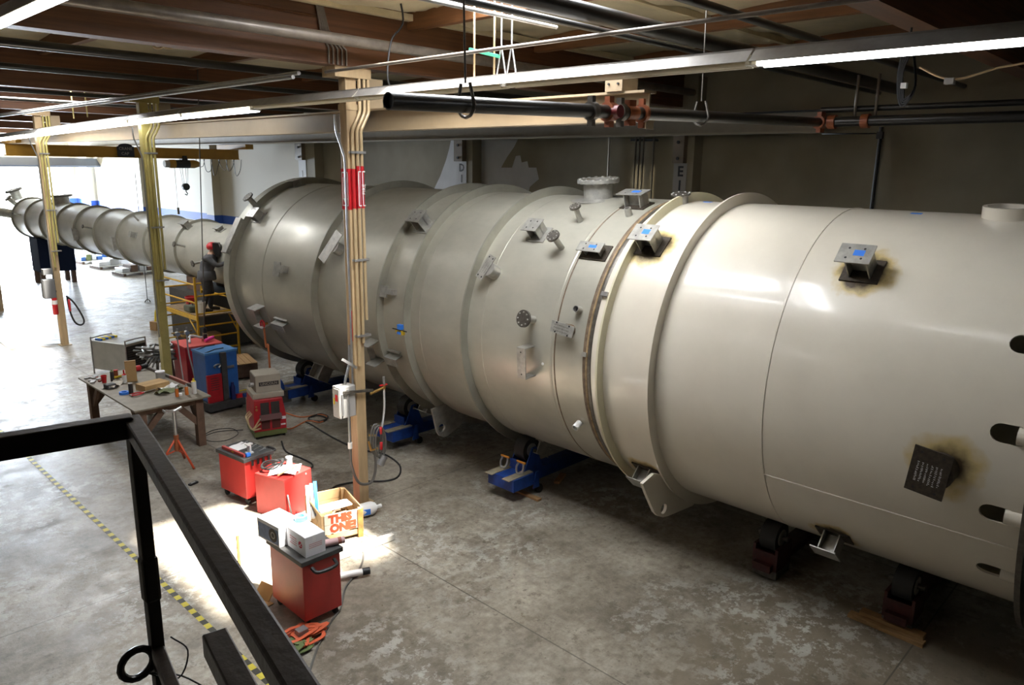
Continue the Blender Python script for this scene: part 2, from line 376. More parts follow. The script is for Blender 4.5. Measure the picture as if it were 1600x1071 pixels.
# skylight curb: timber frame lining the opening, with a clear dome-less opening above
for hh in (0, H2):
    cb = MB().box(hx0-.06, hx0, hy0+hh-.06, hy1+hh+.06, 7.5, 8.0).box(hx1, hx1+.06, hy0+hh-.06, hy1+hh+.06, 7.5, 8.0).box(hx0, hx1, hy0+hh-.06, hy0+hh, 7.3, 8.0).box(hx0, hx1, hy1+hh, hy1+hh+.06, 7.3, 8.0)
    cb.build('skylight_curb', MATS['white_paint'], ceil)
# ================================================================ VESSEL
R, VX, VZ, = 2.12, 9.911, 2.728
RS = 0.857
mat('steel_grey', (0.485, 0.468, 0.392), 0.42, metal=0.35, var=0.22, scale=0.9, rvar=0.12, stretch=(1, 0.6, 1))
mat('steel_ring', (0.40, 0.39, 0.325), 0.45, metal=0.45, var=0.2, scale=2)
mat('steel_clip', (0.46, 0.45, 0.41), 0.4, metal=0.5, var=0.3, scale=9)
mat('steel_dark', (0.16, 0.145, 0.125), 0.45, metal=0.6, var=0.4, scale=14)
mat('primer_white', (0.74, 0.685, 0.575), 0.4, var=0.07, scale=1.2, coat=0.6)
mat('primer_yellow', (0.66, 0.62, 0.44), 0.5, var=0.1)
mat('seam_brown', (0.20, 0.14, 0.09), 0.6, var=0.5, scale=12)
mat('blue_tape', (0.03, 0.20, 0.75), 0.6)
mat('slot_dark', (0.34, 0.42, 0.28), 0.7)
vt = thing('process_tower', 'huge horizontal steel process vessel, grey and white, lying on rollers with a long narrow end', 'vessel', (VX, 8.5, 0))
def vbuild(mb, name, m, parent=None): return mb.build(name, MATS[m] if isinstance(m, str) else m, parent or vt, world=True)
def P(y, th, r=R): return Vector((VX+r*math.cos(th), y, VZ+r*math.sin(th)))
def hit(px, py, r=R):
    """(y, theta) where the line of sight through a photo pixel meets the shell of radius r"""
    d = CR @ Vector((px-800, -(py-535.5), -FPX)); a = d.x**2+d.z**2; b = d.x*(-VX)+d.z*(CAMZ-VZ); c = VX**2+(CAMZ-VZ)**2-r*r
    q = b*b-a*c
    t = (-b-math.sqrt(max(q, 0)))/a
    p = Vector((0, 0, CAMZ))+d*t; return p.y, math.atan2(p.z-VZ, p.x-VX)
def ringY(px, r):
    lo, hi = -1.0, 60.0
    for _ in range(50):
        m = (lo+hi)/2; best = 1e9
        for k in range(40):
            th = PI*(0.75+0.5*k/39); p = P(m, th, r)-Vector((0, 0, CAMZ)); c = CR.transposed() @ p
            best = min(best, 800+FPX*c.x/-c.z)
        if best > px: lo = m
        else: hi = m
    return m
YV = (0, 1, 0)
def shell(y0, y1, r, m, name='shell_section', t=0.02, n=160):
    return vbuild(MB().lathe([(r, y0), (r, y1), (r-t, y1), (r-t, y0)], (VX, 0, VZ), YV, n, closed=True), name, m)
YEND = 16.42; YJ = ringY(918, R)      # end flange, grey / white joint
YW1 = ringY(931, 2.25); YW2 = ringY(1010, 2.27); YN = 0.97
shell(YJ, ringY(728, R), R, 'steel_grey'); shell(ringY(728, R), ringY(540, R), R, 'steel_grey'); shell(ringY(540, R), YEND, R, 'steel_grey')
def ring(y, r, w=0.03, m='steel_ring', name='stiffener_ring', ri=R-0.005):
    return vbuild(MB().lathe([(ri, y-w/2), (r, y-w/2), (r, y+w/2), (ri, y+w/2)], (VX, 0, VZ), YV, 160, closed=True), name, m)
ring(ringY(355, 2.26)+0.05, 2.26, 0.26); 
for px in (486, 588, 630, 719): ring(ringY(px, 2.26), 2.26, 0.03)
ring(YW1, 2.25, 0.03, 'primer_yellow'); ring(YW2, 2.27, 0.03, 'primer_white')
# hemispherical-ish closing head hidden behind the end flange
vbuild(MB().lathe([(2.1, YEND), (1.9, YEND+0.5), (1.4, YEND+0.8), (RS, YEND+0.95)], (VX, 0, VZ), YV, 96), 'head', 'steel_grey')
# weld seams
def seam(y, m, w=0.02, h=0.004, r=R): vbuild(MB().lathe([(r-.002, y-w/2), (r+h, y-w/4), (r+h, y+w/4), (r-.002, y+w/2)], (VX, 0, VZ), YV, 160, closed=True), 'weld_seam', m)
seam(ringY(409, R), 'steel_grey', 0.05, 0.012); seam(ringY(866, R), 'seam_brown', 0.03, 0.004); seam(ringY(860, R), 'steel_grey', 0.05, .006); seam(ringY(752, R), 'steel_grey', 0.03)
seam(ringY(655, R), 'steel_grey', 0.03)
seam(YJ+0.06, 'seam_brown', 0.07, 0.006); seam(YJ-0.02, 'steel_dark', 0.07, 0.003, R+0.006); seam(YJ+0.02, mat('seam_tan', (.36, .25, .13), .7, var=.5, scale=10), 0.05, 0.014)
seam(3.54, 'primer_white', 0.03, 0.008)
# white skirt section with the oblong slots cut through near its base ring
ws = shell(YN, YJ, R, 'primer_white', t=0.025, n=200)
cut = MB(); slots = []
for px, py in ((1590, 537), (1560, 676), (1545, 801), (1540, 889)):
    y, th = hit(px, py); slots.append(th)
y1s = [hit(a, b)[0] for a, b in ((1577, 537), (1547, 672), (1529, 797), (1525, 886))]
for th, y1 in zip(slots, y1s):
    rad = P(0, th, 1)-P(0, th, 0); tan = Vector((-math.sin(th), 0, math.cos(th))); hw = 0.09
    y0 = YN+0.02; pts = []
    for k in range(9): t = -PI/2+PI*k/8; pts.append(P(y1-hw, th, R-0.15)+tan*(hw*math.sin(t))+Vector((0, hw*math.cos(t), 0)))
    for k in range(9): t = PI/2+PI*k/8; pts.append(P(YN+0.16, th, R-0.15)+tan*(hw*math.sin(t))+Vector((0, hw*math.cos(t), 0)))
    cut.prism(pts, rad*0.3)
co = cut.build('slot_cutter', MATS['slot_dark'])
bm_ = ws.modifiers.new('slots', 'BOOLEAN'); bm_.object = co; bm_.operation = 'DIFFERENCE'; bm_.solver = 'FAST'
bpy.context.view_layer.update()
co.parent = None
me2 = bpy.data.meshes.new_from_object(ws.evaluated_get(bpy.context.evaluated_depsgraph_get()))
ws.modifiers.clear(); ws.data = me2; bpy.data.objects.remove(co)
me2.materials.clear(); me2.materials.append(MATS['primer_white'])
for p in me2.polygons: p.use_smooth = True; p.material_index = 0
bm_fix(me2)
ring(YN-0.02, 2.36, 0.05, 'steel_dark', 'base_ring', 1.9)
for th in slots:                      # anchor sleeves seen through the slots
    a = P(YN, th, R-0.03); b = P(YN+0.17, th, R-0.03); vbuild(MB().cyl(a, b, 0.085, n=20), 'anchor_sleeve', 'primer_white')
vbuild(MB().lathe([(R-0.03, 3.2), (R*.8, 2.8), (R*.4, 2.5), (0.01, 2.4)], (VX, 0, VZ), YV, 64), 'bottom_head', 'slot_dark')
# narrow end
SR = [17, 37, 60, 85, 113, 144, 180, 222, 271]
ys = [ringY(p, RS+0.075) for p in SR]
YT = ys[0]-0.02
for a, b in ((YEND+0.9, 21.4), (21.4, 27.5), (27.5, 33.0), (33.0, YT+0.03)): shell(a, b, RS, 'steel_grey', 'narrow_shell_section', n=72)
for i, y in enumerate(ys): ring(y, RS+0.075, 0.03 if i else 0.06, 'steel_ring', 'stiffener_ring', RS-.004)
vbuild(MB().lathe([(RS, YT), (RS*0.9, YT+0.2), (RS*0.5, YT+0.36), (0.01, YT+0.4)], (VX, 0, VZ), YV, 48), 'end_cap', 'steel_grey')
# ================================================================ COLUMNS, RUNWAYS, OVERHEAD SERVICES
mat('post_tan', (0.50, 0.36, 0.20), 0.5, var=0.25, scale=3, stretch=(3, 3, 0.5))
mat('post_olive', (0.50, 0.42, 0.14), 0.35, var=0.2, scale=3)
mat('conduit_tan', (0.56, 0.42, 0.24), 0.3, metal=0.2, var=0.15, scale=4)
mat('sign_red', (0.55, 0.015, 0.02), 0.45, var=0.15, scale=6)
mat('sign_white', (0.80, 0.80, 0.78), 0.5)
mat('black_pipe', (0.022, 0.021, 0.019), 0.32, var=0.3, scale=4)
mat('grey_pipe', (0.20, 0.17, 0.14), 0.4, metal=0.3, var=0.35, scale=5)
mat('pipe_orange', (0.33, 0.09, 0.03), 0.5, var=0.3, scale=8)
mat('box_grey', (0.40, 0.39, 0.37), 0.45, var=0.12)
mat('rubber', (0.012, 0.012, 0.012), 0.55)
mat('hose_grey', (0.10, 0.095, 0.085), 0.5)
mat('brass', (0.42, 0.26, 0.08), 0.35, metal=0.8)
mat('galv', (0.42, 0.42, 0.42), 0.35, metal=0.7, var=0.2, scale=10)
mat('crane_yellow', (0.42, 0.22, 0.02), 0.5, var=0.25, scale=2)
CW = 0.18
def column(x, y, label, matp, matc, top=6.62, zs=2.3, left=True):
    t = thing('column', label, 'column', (x, y, 0), 0, 'columns along the crane runway')
    h = CW/2
    MB().box(-h, h, -h, h, 0, top-0.12).build('post', MATS[matp], t, bevel=0.012)
    MB().box(-0.15, 0.15, -0.15, 0.15, 0, 0.02).build('base_plate', MATS[matp], t)
    MB().box(-0.3, 0.3, -0.16, 0.16, top-0.14, top).box(-0.1, 0.1, -h-.01, h+.01, 6.05, 6.13).box(-0.2, 0.2, -0.16, -0.14, top, top+0.4).box(-0.2, 0.2, 0.14, 0.16, top, top+0.4).build('beam_seat', MATS[matp], t)
    for i, xo in enumerate((-0.03, 0.05, 0.12)):
        yy = -h-0.034; pts = [(xo, yy, zs+0.35*i), (xo, yy, 5.75), (xo+0.015, yy, 5.80), (xo+0.13, yy, 6.0), (xo+0.145, yy, 6.06), (xo+0.145, yy, top)]
        MB().tube(pts, 0.026, 10).build('conduit', MATS[matc], t)
    for z in (5.45, 3.9, 2.75): MB().box(-0.08, 0.17, -h-0.075, -h-0.055, z, z+0.035).box(-0.08, 0.17, -h-0.01, -h, z, z+0.035).build('strap', MATS['galv'], t)
    if left:
        MB().tube([(-h-.02, -h+.05, 1.5), (-h-.02, -h+.05, 5.3), (-h-.03, -h+.05, 5.42), (-h-.15, -h+.05, 5.75), (-h-.16, -h+.05, 5.85), (-h-.16, -h+.05, 5.98)], 0.016, 8).build('side_conduit', MATS['galv'], t)
    return t
c3 = column(6.45, 9.48, 'nearest tan column, with a red painted band and conduits', 'post_tan', 'conduit_tan')
c2 = column(6.45, 16.95, 'middle yellowish column behind the welding table', 'post_olive', 'post_olive')
c1 = column(6.45, 24.4, 'far column with a grey switch box and hose, in front of the bright doorway', 'post_tan', 'post_olive')
c0 = column(6.45, 31.6, 'farthest column at the left edge of the photo', 'post_tan', 'post_tan', left=False)
# red band with white arrow outline on the nearest column
zb0, zb1 = W(545, 328, Y=9.4).z, W(545, 264, Y=9.4).z; h = CW/2
rb = MB().box(-h-.004, h+.004, -h-.004, h+.004, zb0, zb1)
for xo in (-0.03, 0.05, 0.12): rb.cyl((xo, -h-.034, zb0+.02), (xo, -h-.034, zb1+0.04*(xo > 0)), 0.029, n=12)
rb = rb.build('red_band', MATS['sign_red'], c3)
m = MB(); x = -h-.006
for y0, y1, z0, z1 in ((-.075, .075, zb0+.05, zb0+.066), (-.075, .075, zb1-.06, zb1-.044), (-.075, -.063, zb0+.05, zb1-.044), (.063, .075, zb0+.05, zb1-.044), (-.045, -.03, zb0+.14, zb1-.12), (.03, .045, zb0+.14, zb1-.12)): m.box(x-.001, x+.001, y0, y1, z0, z1)
m.prism([(x-.001, -.06, zb0+.16), (x-.001, .06, zb0+.16), (x-.001, 0, zb0+.08)], (.002, 0, 0)).build('arrow_sign', MATS['sign_white'], rb)
m = MB()
for xo in (0.03, 0.10):
    m.box(xo+.0, xo+.012, -h-.066, -h-.063, zb0+.05, zb1-.03).box(xo, xo+.05, -h-.066, -h-.063, zb0+.05, zb0+.065).box(xo, xo+.05, -h-.066, -h-.063, zb1-.045, zb1-.03)
m.build('white_outline', MATS['sign_white'], rb)
text('FIRE', 0.085, MATS['sign_white'], rb, T(.125, -h-.066, (zb0+zb1)/2) @ Euler((PI/2, -PI/2, 0)).to_matrix().to_4x4(), name='band_lettering')
# small red and white notice lower down
za, zb_ = W(546, 535, Y=9.4).z, W(546, 487, Y=9.4).z
nt_ = tag(MB().box(6.45-h-.004, 6.45-h, 9.48-.055, 9.48+.015, za, zb_).build('column_notice', MATS['sign_red']), 'narrow red notice stuck on the nearest column', 'notice')
MB().box(6.45-h-.006, 6.45-h-.003, 9.48-.043, 9.48+.003, za+.02, zb_-.12).build('white_panel', MATS['sign_white'], nt_)
MB().box(6.45-h-.008, 6.45-h-.005, 9.48-.036, 9.48-.026, za+.03, zb_-.13).box(6.45-h-.008, 6.45-h-.005, 9.48-.014, 9.48-.004, za+.03, zb_-.13).build('red_line', MATS['sign_red'], nt_)

# crane runways
rwA = thing('crane_runway', 'cream crane runway girder beside the columns', 'girder', (6.85, 25, 0), 0)
y0 = 4.63
MB().box(-.012, .012, y0-25, 20, 5.80, 6.06).build('web', MATS['beam_cream'], rwA)
MB().box(-.11, .11, y0-25, 20, 6.06, 6.085).build('top_flange', MATS['beam_cream'], rwA)
MB().box(-.11, .11, y0-25, 20, 5.775, 5.80).build('bottom_flange', MATS['beam_cream'], rwA)
for y in (5.0, 9.48, 16.95, 24.4, 31.6):
    MB().box(-.14, .14, y-25-.11, y-25+.11, 6.085, 6.5 if y > 6 else 6.36).build('hanger_plate', MATS['beam_cream'], rwA)
p = MB()
for sx in (-1, 1):
    for q in (-.06, .06): MB().cyl((-.14, 5.0-25+sx*.06, 6.22+q), (-.155, 5.0-25+sx*.06, 6.22+q), .012, n=8).build('bolt', MATS['black_paint'], rwA)
MB().box(-.07, .07, y0-25-.015, y0-25+.01, 5.70, 5.9).build('end_stop', MATS['beam_cream'], rwA)
rwB = thing('crane_runway', 'grey crane runway girder on the wall above the vessel', 'girder', (14.4, 25, 0), 0)
MB().box(-.012, .012, 5.9-25, 24, 6.03, 6.37).build('web', MATS['beam_grey'], rwB)
MB().box(-.13, .13, 5.9-25, 24, 6.37, 6.40).build('top_flange', MATS['black_paint'], rwB)
MB().box(-.13, .13, 5.9-25, 24, 5.99, 6.03).build('bottom_flange', mat('beam_grey_low', (0.34, 0.30, 0.22), 0.5), rwB)
MB().cyl((0, 5.9-25, 5.97), (0, 4.9-25, 5.96), .012, n=8).cbox((0, 4.87-25, 5.93), (.08, .1, .12)).build('stop_rod', MATS['black_paint'], rwB)
# bridge crane with hoist
cb_ = thing('bridge_crane', 'yellow bridge crane spanning the far bay', 'crane', (10.6, 29, 0))
MB().box(-3.95, 3.9, -.10, -.08, 5.43, 5.76).box(-3.95, 3.9, -.16, .16, 5.41, 5.44).box(-3.95, 3.9, -.13, .13, 5.76, 5.79).build('bridge_girder', MATS['crane_yellow'], cb_)
for xx in (-3.75, 3.8): MB().box(xx-.16, xx+.16, -1.2, 1.2, 5.80, 5.98).build('end_truck', MATS['crane_yellow'], cb_)
for xx in (-3.75, 3.8):
    for yy in (-.9, .9): MB().cyl((xx-.05, yy, 5.9), (xx+.05, yy, 5.9), .1, n=16).build('wheel', MATS['steel_dark'], cb_)
sg = MB().box(-.62, -.05, -.19, -.165, 5.44, 5.80).prism([(-.335+.24*math.cos(t*PI/8), -.19, 5.80+.10*math.sin(t*PI/8)) for t in range(9)], (0, .025, 0)).build('capacity_sign', mat('sign_navy', (0.012, 0.016, 0.03), 0.5), cb_)
text('CRANE', 0.14, MATS['box_grey'], sg, T(-.335, -.192, 5.72) @ Euler((PI/2, 0, 0)).to_matrix().to_4x4())
text('CAP', 0.14, MATS['box_grey'], sg, T(-.36, -.192, 5.55) @ Euler((PI/2, 0, 0)).to_matrix().to_4x4())
hp = W(288, 254, Y=28.9)
ho = thing('chain_hoist', 'yellow and black electric chain hoist hanging from the bridge crane', 'hoist', (hp.x, 28.95, 0))
MB().box(-.1, .1, -.14, .14, 5.22, 5.42).box(-.06, .06, -.18, .18, 5.38, 5.52).build('trolley', MATS['black_paint'], ho)
MB().cyl((-.33, 0, 5.22), (.2, 0, 5.22), .15, n=20).build('motor', MATS['black_paint'], ho)
MB().lathe([(.15, 0), (.15, .2), (.1, .36), (.02, .40)], (.2, 0, 5.22), (1, 0, 0), 16).build('gear_cover', MATS['crane_yellow'], ho)
MB().cyl((-.55, 0, 5.22), (-.33, 0, 5.22), .155, n=20).build('brake_housing', MATS['crane_yellow'], ho)
MB().cyl((-.72, 0, 5.22), (-.55, 0, 5.22), .13, n=20).build('end_cap', MATS['box_grey'], ho)
zh = W(293, 292, Y=28.95).z
for dx in (-.16, -.08, .06, .14): MB().cyl((dx, 0, 5.1), (dx*.6, 0, zh+.08), .008, n=6).build('chain', MATS['steel_dark'], ho)
MB().cyl((-.0, -.07, zh), (0, .07, zh), .13, n=18).build('hook_block', MATS['black_paint'], ho)
MB().tube([(0, 0, zh-.1), (0, 0, zh-.18), (.05, 0, zh-.25), (.02, 0, zh-.31), (-.05, 0, zh-.27)], .02, 8).build('hook', MATS['black_paint'], ho)
pz = W(281, 335, Y=28.95).z
MB().cyl((-.36, 0, 5.1), (-.36, 0, pz+.25), .009, n=6).box(-.40, -.32, -.03, .03, pz, pz+.25).build('pendant', MATS['grey_pipe'], ho)
fc = MB()
for i in range(6):
    xa = hp.x+.6+i*.3; fc.tube(spline([(xa, 29.25, 5.42), (xa+.08, 29.25, 5.15-(.18*(i % 3))), (xa+.26, 29.25, 5.15-(.15*(i % 2))), (xa+.34, 29.25, 5.42)], 5), .012, 6)
tag(fc.build('festoon_cable', MATS['rubber']), 'looped black festoon cable hanging beside the hoist', 'cable')
# door header panel in the bright doorway
a = W(165, 258, Y=46); 
tag(MB().prism([(3.5, 46.0, 5.02), (3.5, 46.6, 5.42), (a.x-.2, 46.6, 5.42), (a.x, 46.0, 5.02)], (0, 0.05, -.08)).build('door_canopy', mat('canopy_blue', (0.10, 0.12, 0.17), 0.5)), 'dark blue grey raised door panel above the bright doorway', 'door')

# ---------------------------------------------------------------- strip lights
mat('reflector', (0.36, 0.34, 0.31), 0.4, metal=0.25, var=0.25, scale=5)
mat('reflector_in', (0.62, 0.55, 0.40), 0.5)
mat('tube_on', (1, 1, 1), 0.4, emit=((0.93, 0.96, 1.0), 8))
mat('tube_off', (0.72, 0.66, 0.52), 0.3)
mat('white_lamp', (0.7, 0.68, 0.62), 0.4)
def strip(x, y0, y1, z, lit, label, dz=0.0, big=False):
    t = thing('strip_light', label, 'light', (x, (y0+y1)/2, z), 0, 'fluorescent strip lights'); L = (y1-y0)/2-0.01
    t.rotation_euler.x = math.atan2(dz, y1-y0); t.location.z = z+dz/2; tz_, tr = (-.045, .03) if big else (-.012, .021)
    MB().box(-.05, .05, -L, L, .055, .115).build('housing', MATS['reflector'], t)
    for s in (-1, 1):
        MB().prism([(s*.05, -L, .10), (s*.155, -L, 0.0), (s*.152, -L, -.002), (s*.047, -L, .096)], (0, 2*L, 0)).build('reflector_wing', MATS['reflector'], t)
        MB().prism([(s*.046, -L, .094), (s*.151, -L, -.004), (s*.150, -L, -.006), (s*.045, -L, .092)], (0, 2*L, 0)).build('reflector_lining', MATS['reflector_in'], t)
        MB().cyl((s*.06, -L+.04, tz_), (s*.06, L-.04, tz_), tr, n=10).build('tube', MATS['tube_on' if lit else 'tube_off'], t)
    for e in (-1, 1): MB().box(-.09, .09, e*(L-.02)-.02, e*(L-.02)+.02, tz_-.01, .06).build('lamp_holder', MATS['white_lamp'], t)
    return t
yl = [W(px, py, X=6.2).y for px, py in ((1180, 107), (795, 133), (565, 148), (400, 165))]
FX, FZ = 6.2, 6.17
strip(FX, yl[0]-2.6, yl[0], FZ, True, 'lit strip light nearest the camera, at the upper right')
strip(FX, yl[0], yl[1], FZ, False, 'unlit strip light section above the open black pipe')
strip(FX, yl[1], yl[2], FZ, False, 'unlit strip light section catching sunlight, right of the nearest column')
strip(FX, yl[2], yl[3], FZ, False, 'unlit strip light section left of the nearest column top')
strip(FX, yl[3], 14.3, FZ, True, 'first lit strip light left of the nearest column', -.02, True)
strip(FX, 14.3, 16.9, FZ-.02, True, 'lit strip light just right of the middle column', -.04, True)
strip(FX, 16.9, 20.6, FZ-.06, True, 'lit strip light just left of the middle column', -.07, True)
strip(FX, 20.6, 24.4, FZ-.13, True, 'lit strip light just right of the far column', -.07, True)
strip(FX, 24.4, 29.0, FZ-.20, True, 'lit strip light running to the left edge past the far column', -.09, True)
strip(1.95, 6.0, 9.1, 6.46, True, 'lit strip light in the top left corner').scale.x = .5
# chains and rods carrying the strip lights
def rod(pts, r, m, label, cat='rod', name='hanger_rod', n=6, group=None): return tag(MB().tube(pts, r, n).build(name, MATS[m]), label, cat, group)
for i, px in enumerate((741, 772)):
    p = W(px, 115, X=FX); rod([(FX, p.y, FZ+.1), (FX, p.y, 7.4)], .011, 'post_tan', ('left' if i == 0 else 'right')+' copper coloured rod above the sunlit strip light section')
for i, px in enumerate((783, 799)):
    p = W(px, 115, X=FX); q = [(FX, p.y-.07, FZ+.1), (FX, p.y, FZ+.42), (FX, p.y, 7.2)]
    tag(MB().tube(q, .009, 6).tube([(FX, p.y+.07, FZ+.1), (FX, p.y, FZ+.42)], .009, 6).build('hanger_chain', MATS['galv']), ('left' if i == 0 else 'right')+' forked white chain above the sunlit strip light section', 'chain')
p = W(739, 78, X=FX); q = W(785, 86, X=FX)
tag(MB().bar((FX-.05, p.y, p.z), (FX-.05, q.y, q.z-.02), .03, .035).build('green_bar', mat('green_paint', (0.03, 0.20, 0.12), 0.5)), 'short green bar between the rods above the sunlit strip light', 'bar')
for i, (px, py) in enumerate(((116, 190), (137, 185))):
    p = W(px, py, X=FX); rod([(FX, p.y, FZ+.1), (FX, p.y, 7.1)], .014, 'post_olive', ('left' if i == 0 else 'right')+' sunlit pale rod above the lit strip lights near the far column')
# ---------------------------------------------------------------- pipes under the roof
def xpipe(y, z, x0, x1, r, m, label, n=14):
    return tag(MB().cyl((x0, y, z), (x1, y, z), r, n=n).build('overhead_pipe', MATS[m]), label, 'pipe')
op = thing('fire_main', 'open ended black pipe hanging under the strip lights with red couplings', 'pipe', (3.40, 4.5, 5.74)); op.rotation_euler = (0, -0.03, 0)
MB().pipe((0, 0, 0), (7.5, 0, 0), .062, .053, 28).build('pipe', MATS['black_pipe'], op)
MB().lathe([(.05, 0), (.05, -.015)], (.05, 0, 0), (1, 0, 0), 20).build('pipe_bore', MATS['black_paint'], op)
def coupling(px, m, r, w):
    xx = W(px, 178, Y=4.5).x-3.40; MB().cyl((xx-w/2, 0, 0), (xx+w/2, 0, 0), r, n=20).box(xx-w*.35, xx+w*.35, -.03, .03, -r-.05, -r+.01).box(xx-w*.35, xx+w*.35, -.03, .03, r-.01, r+.05).build('coupling', MATS[m], op)
for px, m, r, w in ((924, 'steel_dark', .085, .07), (952, 'pipe_orange', .09, .10), (969, 'steel_dark', .085, .07), (985, 'pipe_orange', .07, .16), (1003, 'pipe_orange', .09, .05), (1284, 'pipe_orange', .09, .2)): coupling(px, m, r, w)
MATS['valve_red'] = mat('valve_red', (0.2, 0.02, 0.02), 0.5, var=0.3)
xx = W(952, 178, Y=4.5).x-3.40; MB().cyl((xx, -.13, 0), (xx, 0, 0), .06, n=14).build('valve_body', MATS['valve_red'], op)
for px in (728, 1096):
    xx = W(px, 170, Y=4.5).x-3.40
    MB().tube([(xx, .095*math.sin(t*PI/6), -.0+.095*-math.cos(t*PI/6)*1.0) if abs(t) < 4 else (xx, .05*(1 if t > 0 else -1), .16) for t in range(-4, 5)], .014, 6).cyl((xx, 0, .16), (xx, 0, 1.6), .009, n=6).build('hanger', MATS['steel_dark'], op)
xpipe(8.8, 6.87, -4, 14.6, .072, 'grey_pipe', 'long rusty grey pipe running over the nearest column')
xpipe(11.3, 6.7, -2, 14.6, .058, 'black_pipe', 'upper black pipe at the upper left')
xpipe(14.1, 6.7, -2, 14.6, .048, 'black_pipe', 'second black pipe from the top at the upper left')
xpipe(18.3, 6.66, -1, 14.6, .045, 'black_pipe', 'third black pipe from the top at the upper left')
xpipe(20.3, 6.62, -1, 14.6, .04, 'black_pipe', 'fourth black pipe, just above the lit strip lights at the far left')
xpipe(4.70, 6.7, 3, 14.6, .085, 'black_pipe', 'thick black pipe slanting from the top edge right of the skylight')
xpipe(5.03, 6.66, 3, 14.6, .032, 'black_pipe', 'thin black pipe beside the thick slanting black pipe')
xpipe(3.70, 6.7, 3, 14.6, .04, 'black_pipe', 'thin dark pipe slanting down from the top edge near the upper right')
xpipe(5.50, 6.72, 2, 6.35, .02, 'galv', 'thin bright pipe slanting from the top edge to the sunlit strip light')
tag(MB().cyl((5.92, 9.2, 6.5), (6.0, 1.5, 6.52), .02, n=10).build('overhead_pipe', MATS['grey_pipe']), 'thin pale pipe running above and along the strip lights', 'pipe')
cbd = thing('conduit_run', 'pair of grey conduits running along above the lit strip lights', 'conduit', (5.76, 9.6, 6.5))
for dx, dz in ((0, 0), (-.09, -.06)): MB().cyl((dx, 0, dz), (dx, 16, dz), .028, n=10).build('conduit', MATS['galv'], cbd)
# conduits fanning down over the beam at the nearest column
fan = thing('conduit_fan', 'fan of dark conduits bending over the beam at the nearest column', 'conduit', (6.4, 9.2, 6.62))
for i in range(5): MB().tube([(-.38+i*.07, .06, 0), (-.38+i*.07, .05, .2), (-.5+i*.03, .04, .42), (-.56+i*.02, .04, .8)], .014, 8).build('conduit', MATS['grey_pipe'], fan)
# conduits fixed along the face of the nearest beam
for i, (z, l) in enumerate(((7.2, 'upper conduit along the face of the nearest roof beam'), (6.95, 'lower conduit along the face of the nearest roof beam'))):
    tag(MB().cyl((-6, 9.26, z), (6.0, 9.26, z), .018, n=8).build('beam_conduit', MATS['wood_glulam']), l, 'conduit')
# two bent copper pipes near the upper left
for i, px in enumerate((268, 284)):
    a = W(px+3, 30, Y=10.2); b = W(px-10, 68, Y=10.2); c = W(px-23, 76, Y=10.2); d = W(px-31, 68, Y=10.2)
    rod(spline([a, b, c, d], 5), .016, 'conduit_tan', ('left' if i == 0 else 'right')+' of two hooked copper pipes hanging at the upper left', 'pipe', 'hooked_pipe')
# sprinkler mains along the right wall
wp = thing('wall_main', 'black mains along the wall at the upper right with orange couplings', 'pipe', (10.9, 4.5, 5.965))
MB().cyl((0, .05, 0), (0, -8, 0), .068, n=18).build('pipe', MATS['black_pipe'], wp)
MB().cyl((.1, .05, .17), (.1, -8, .17), .04, n=14).build('pipe', MATS['black_pipe'], wp)
for px in (1300, 1352): y = W(px, 195, X=10.9).y-4.5; MB().cyl((0, y-.05, 0), (0, y+.05, 0), .095, n=18).build('coupling', MATS['pipe_orange'], wp)
for px in (1335, 1367): y = W(px, 175, X=10.9).y-4.5; MB().cyl((.02, y, .02), (.02, y, .6), .02, n=8).build('hanger', MATS['grey_pipe'], wp)
# coiled cable hanging from the strip light
ck = W(1418, 95, X=8.0); kb = W(1418, 160, X=8.0); cc = MB()
for i in range(4):
    w = .03+.012*i; cc.tube(spline([(8.0, ck.y-.05+.03*i, ck.z+.15), (8.0, ck.y+w, ck.z-.1), (8.0, kb.y+w+.02, kb.z+.1-.02*i), (8.0, kb.y+.03, kb.z+.03-.02*i), (8.0, kb.y-.05, kb.z+.15), (8.0, ck.y-.03, ck.z+.15)], 6), .011, 6)
cko = cc.build('cable_coil', MATS['rubber']); tag(cko, 'coil of black cable hanging below the lit strip light at the upper right', 'cable')
MB().cbox((7.97, kb.y+.04, kb.z+.15), (.05, .05, .05)).build('plug', MATS['sign_white'], cko)
tag(MB().tube([(8.0, ck.y, 7.4), (8.0, ck.y, ck.z+.1)], .01, 6).build('cable_drop', MATS['rubber']), 'thin black cable holding the coil at the upper right', 'cable')
# pale cable slung under the beam at the far right
q = [W(a, b, X=9.0) for a, b in ((1437, 105), (1470, 121), (1500, 123), (1530, 115), (1560, 106), (1600, 99), (1640, 92))]
tag(MB().tube(spline(q, 5), .012, 6).build('slung_cable', MATS['conduit_tan']), 'pale cable slung between beams at the right edge', 'cable')
tag(MB().cbox(W(1484, 127, X=9.0), (.08, .09, .06)).build('junction_box', MATS['box_grey']), 'small white junction box on the pale slung cable', 'box')
# long drop cord with plug
a = W(312, 150, X=7.6); b = W(321, 530, X=7.6)
dco = tag(MB().tube([(a.x, a.y, 7.3), (b.x, b.y, b.z+.25)], .012, 6).build('drop_cord', MATS['hose_grey']), 'long grey drop cord hanging in front of the worker', 'cord')
MB().cyl((b.x, b.y, b.z), (b.x, b.y, b.z+.12), .045, n=10).cyl((b.x, b.y, b.z+.15), (b.x, b.y, b.z+.27), .04, n=10).build('plug', MATS['rubber'], dco)
tag(MB().tube(spline([W(612, 0, Y=8.6)+Vector((0, 0, .4)), W(630, 30, Y=8.6), W(611, 65, Y=8.6), W(606, 125, Y=8.6), W(621, 142, Y=8.6)], 6), .013, 6).build('hanging_cable', MATS['rubber']), 'bent black cable hanging over the grey pipe right of the nearest column', 'cable')
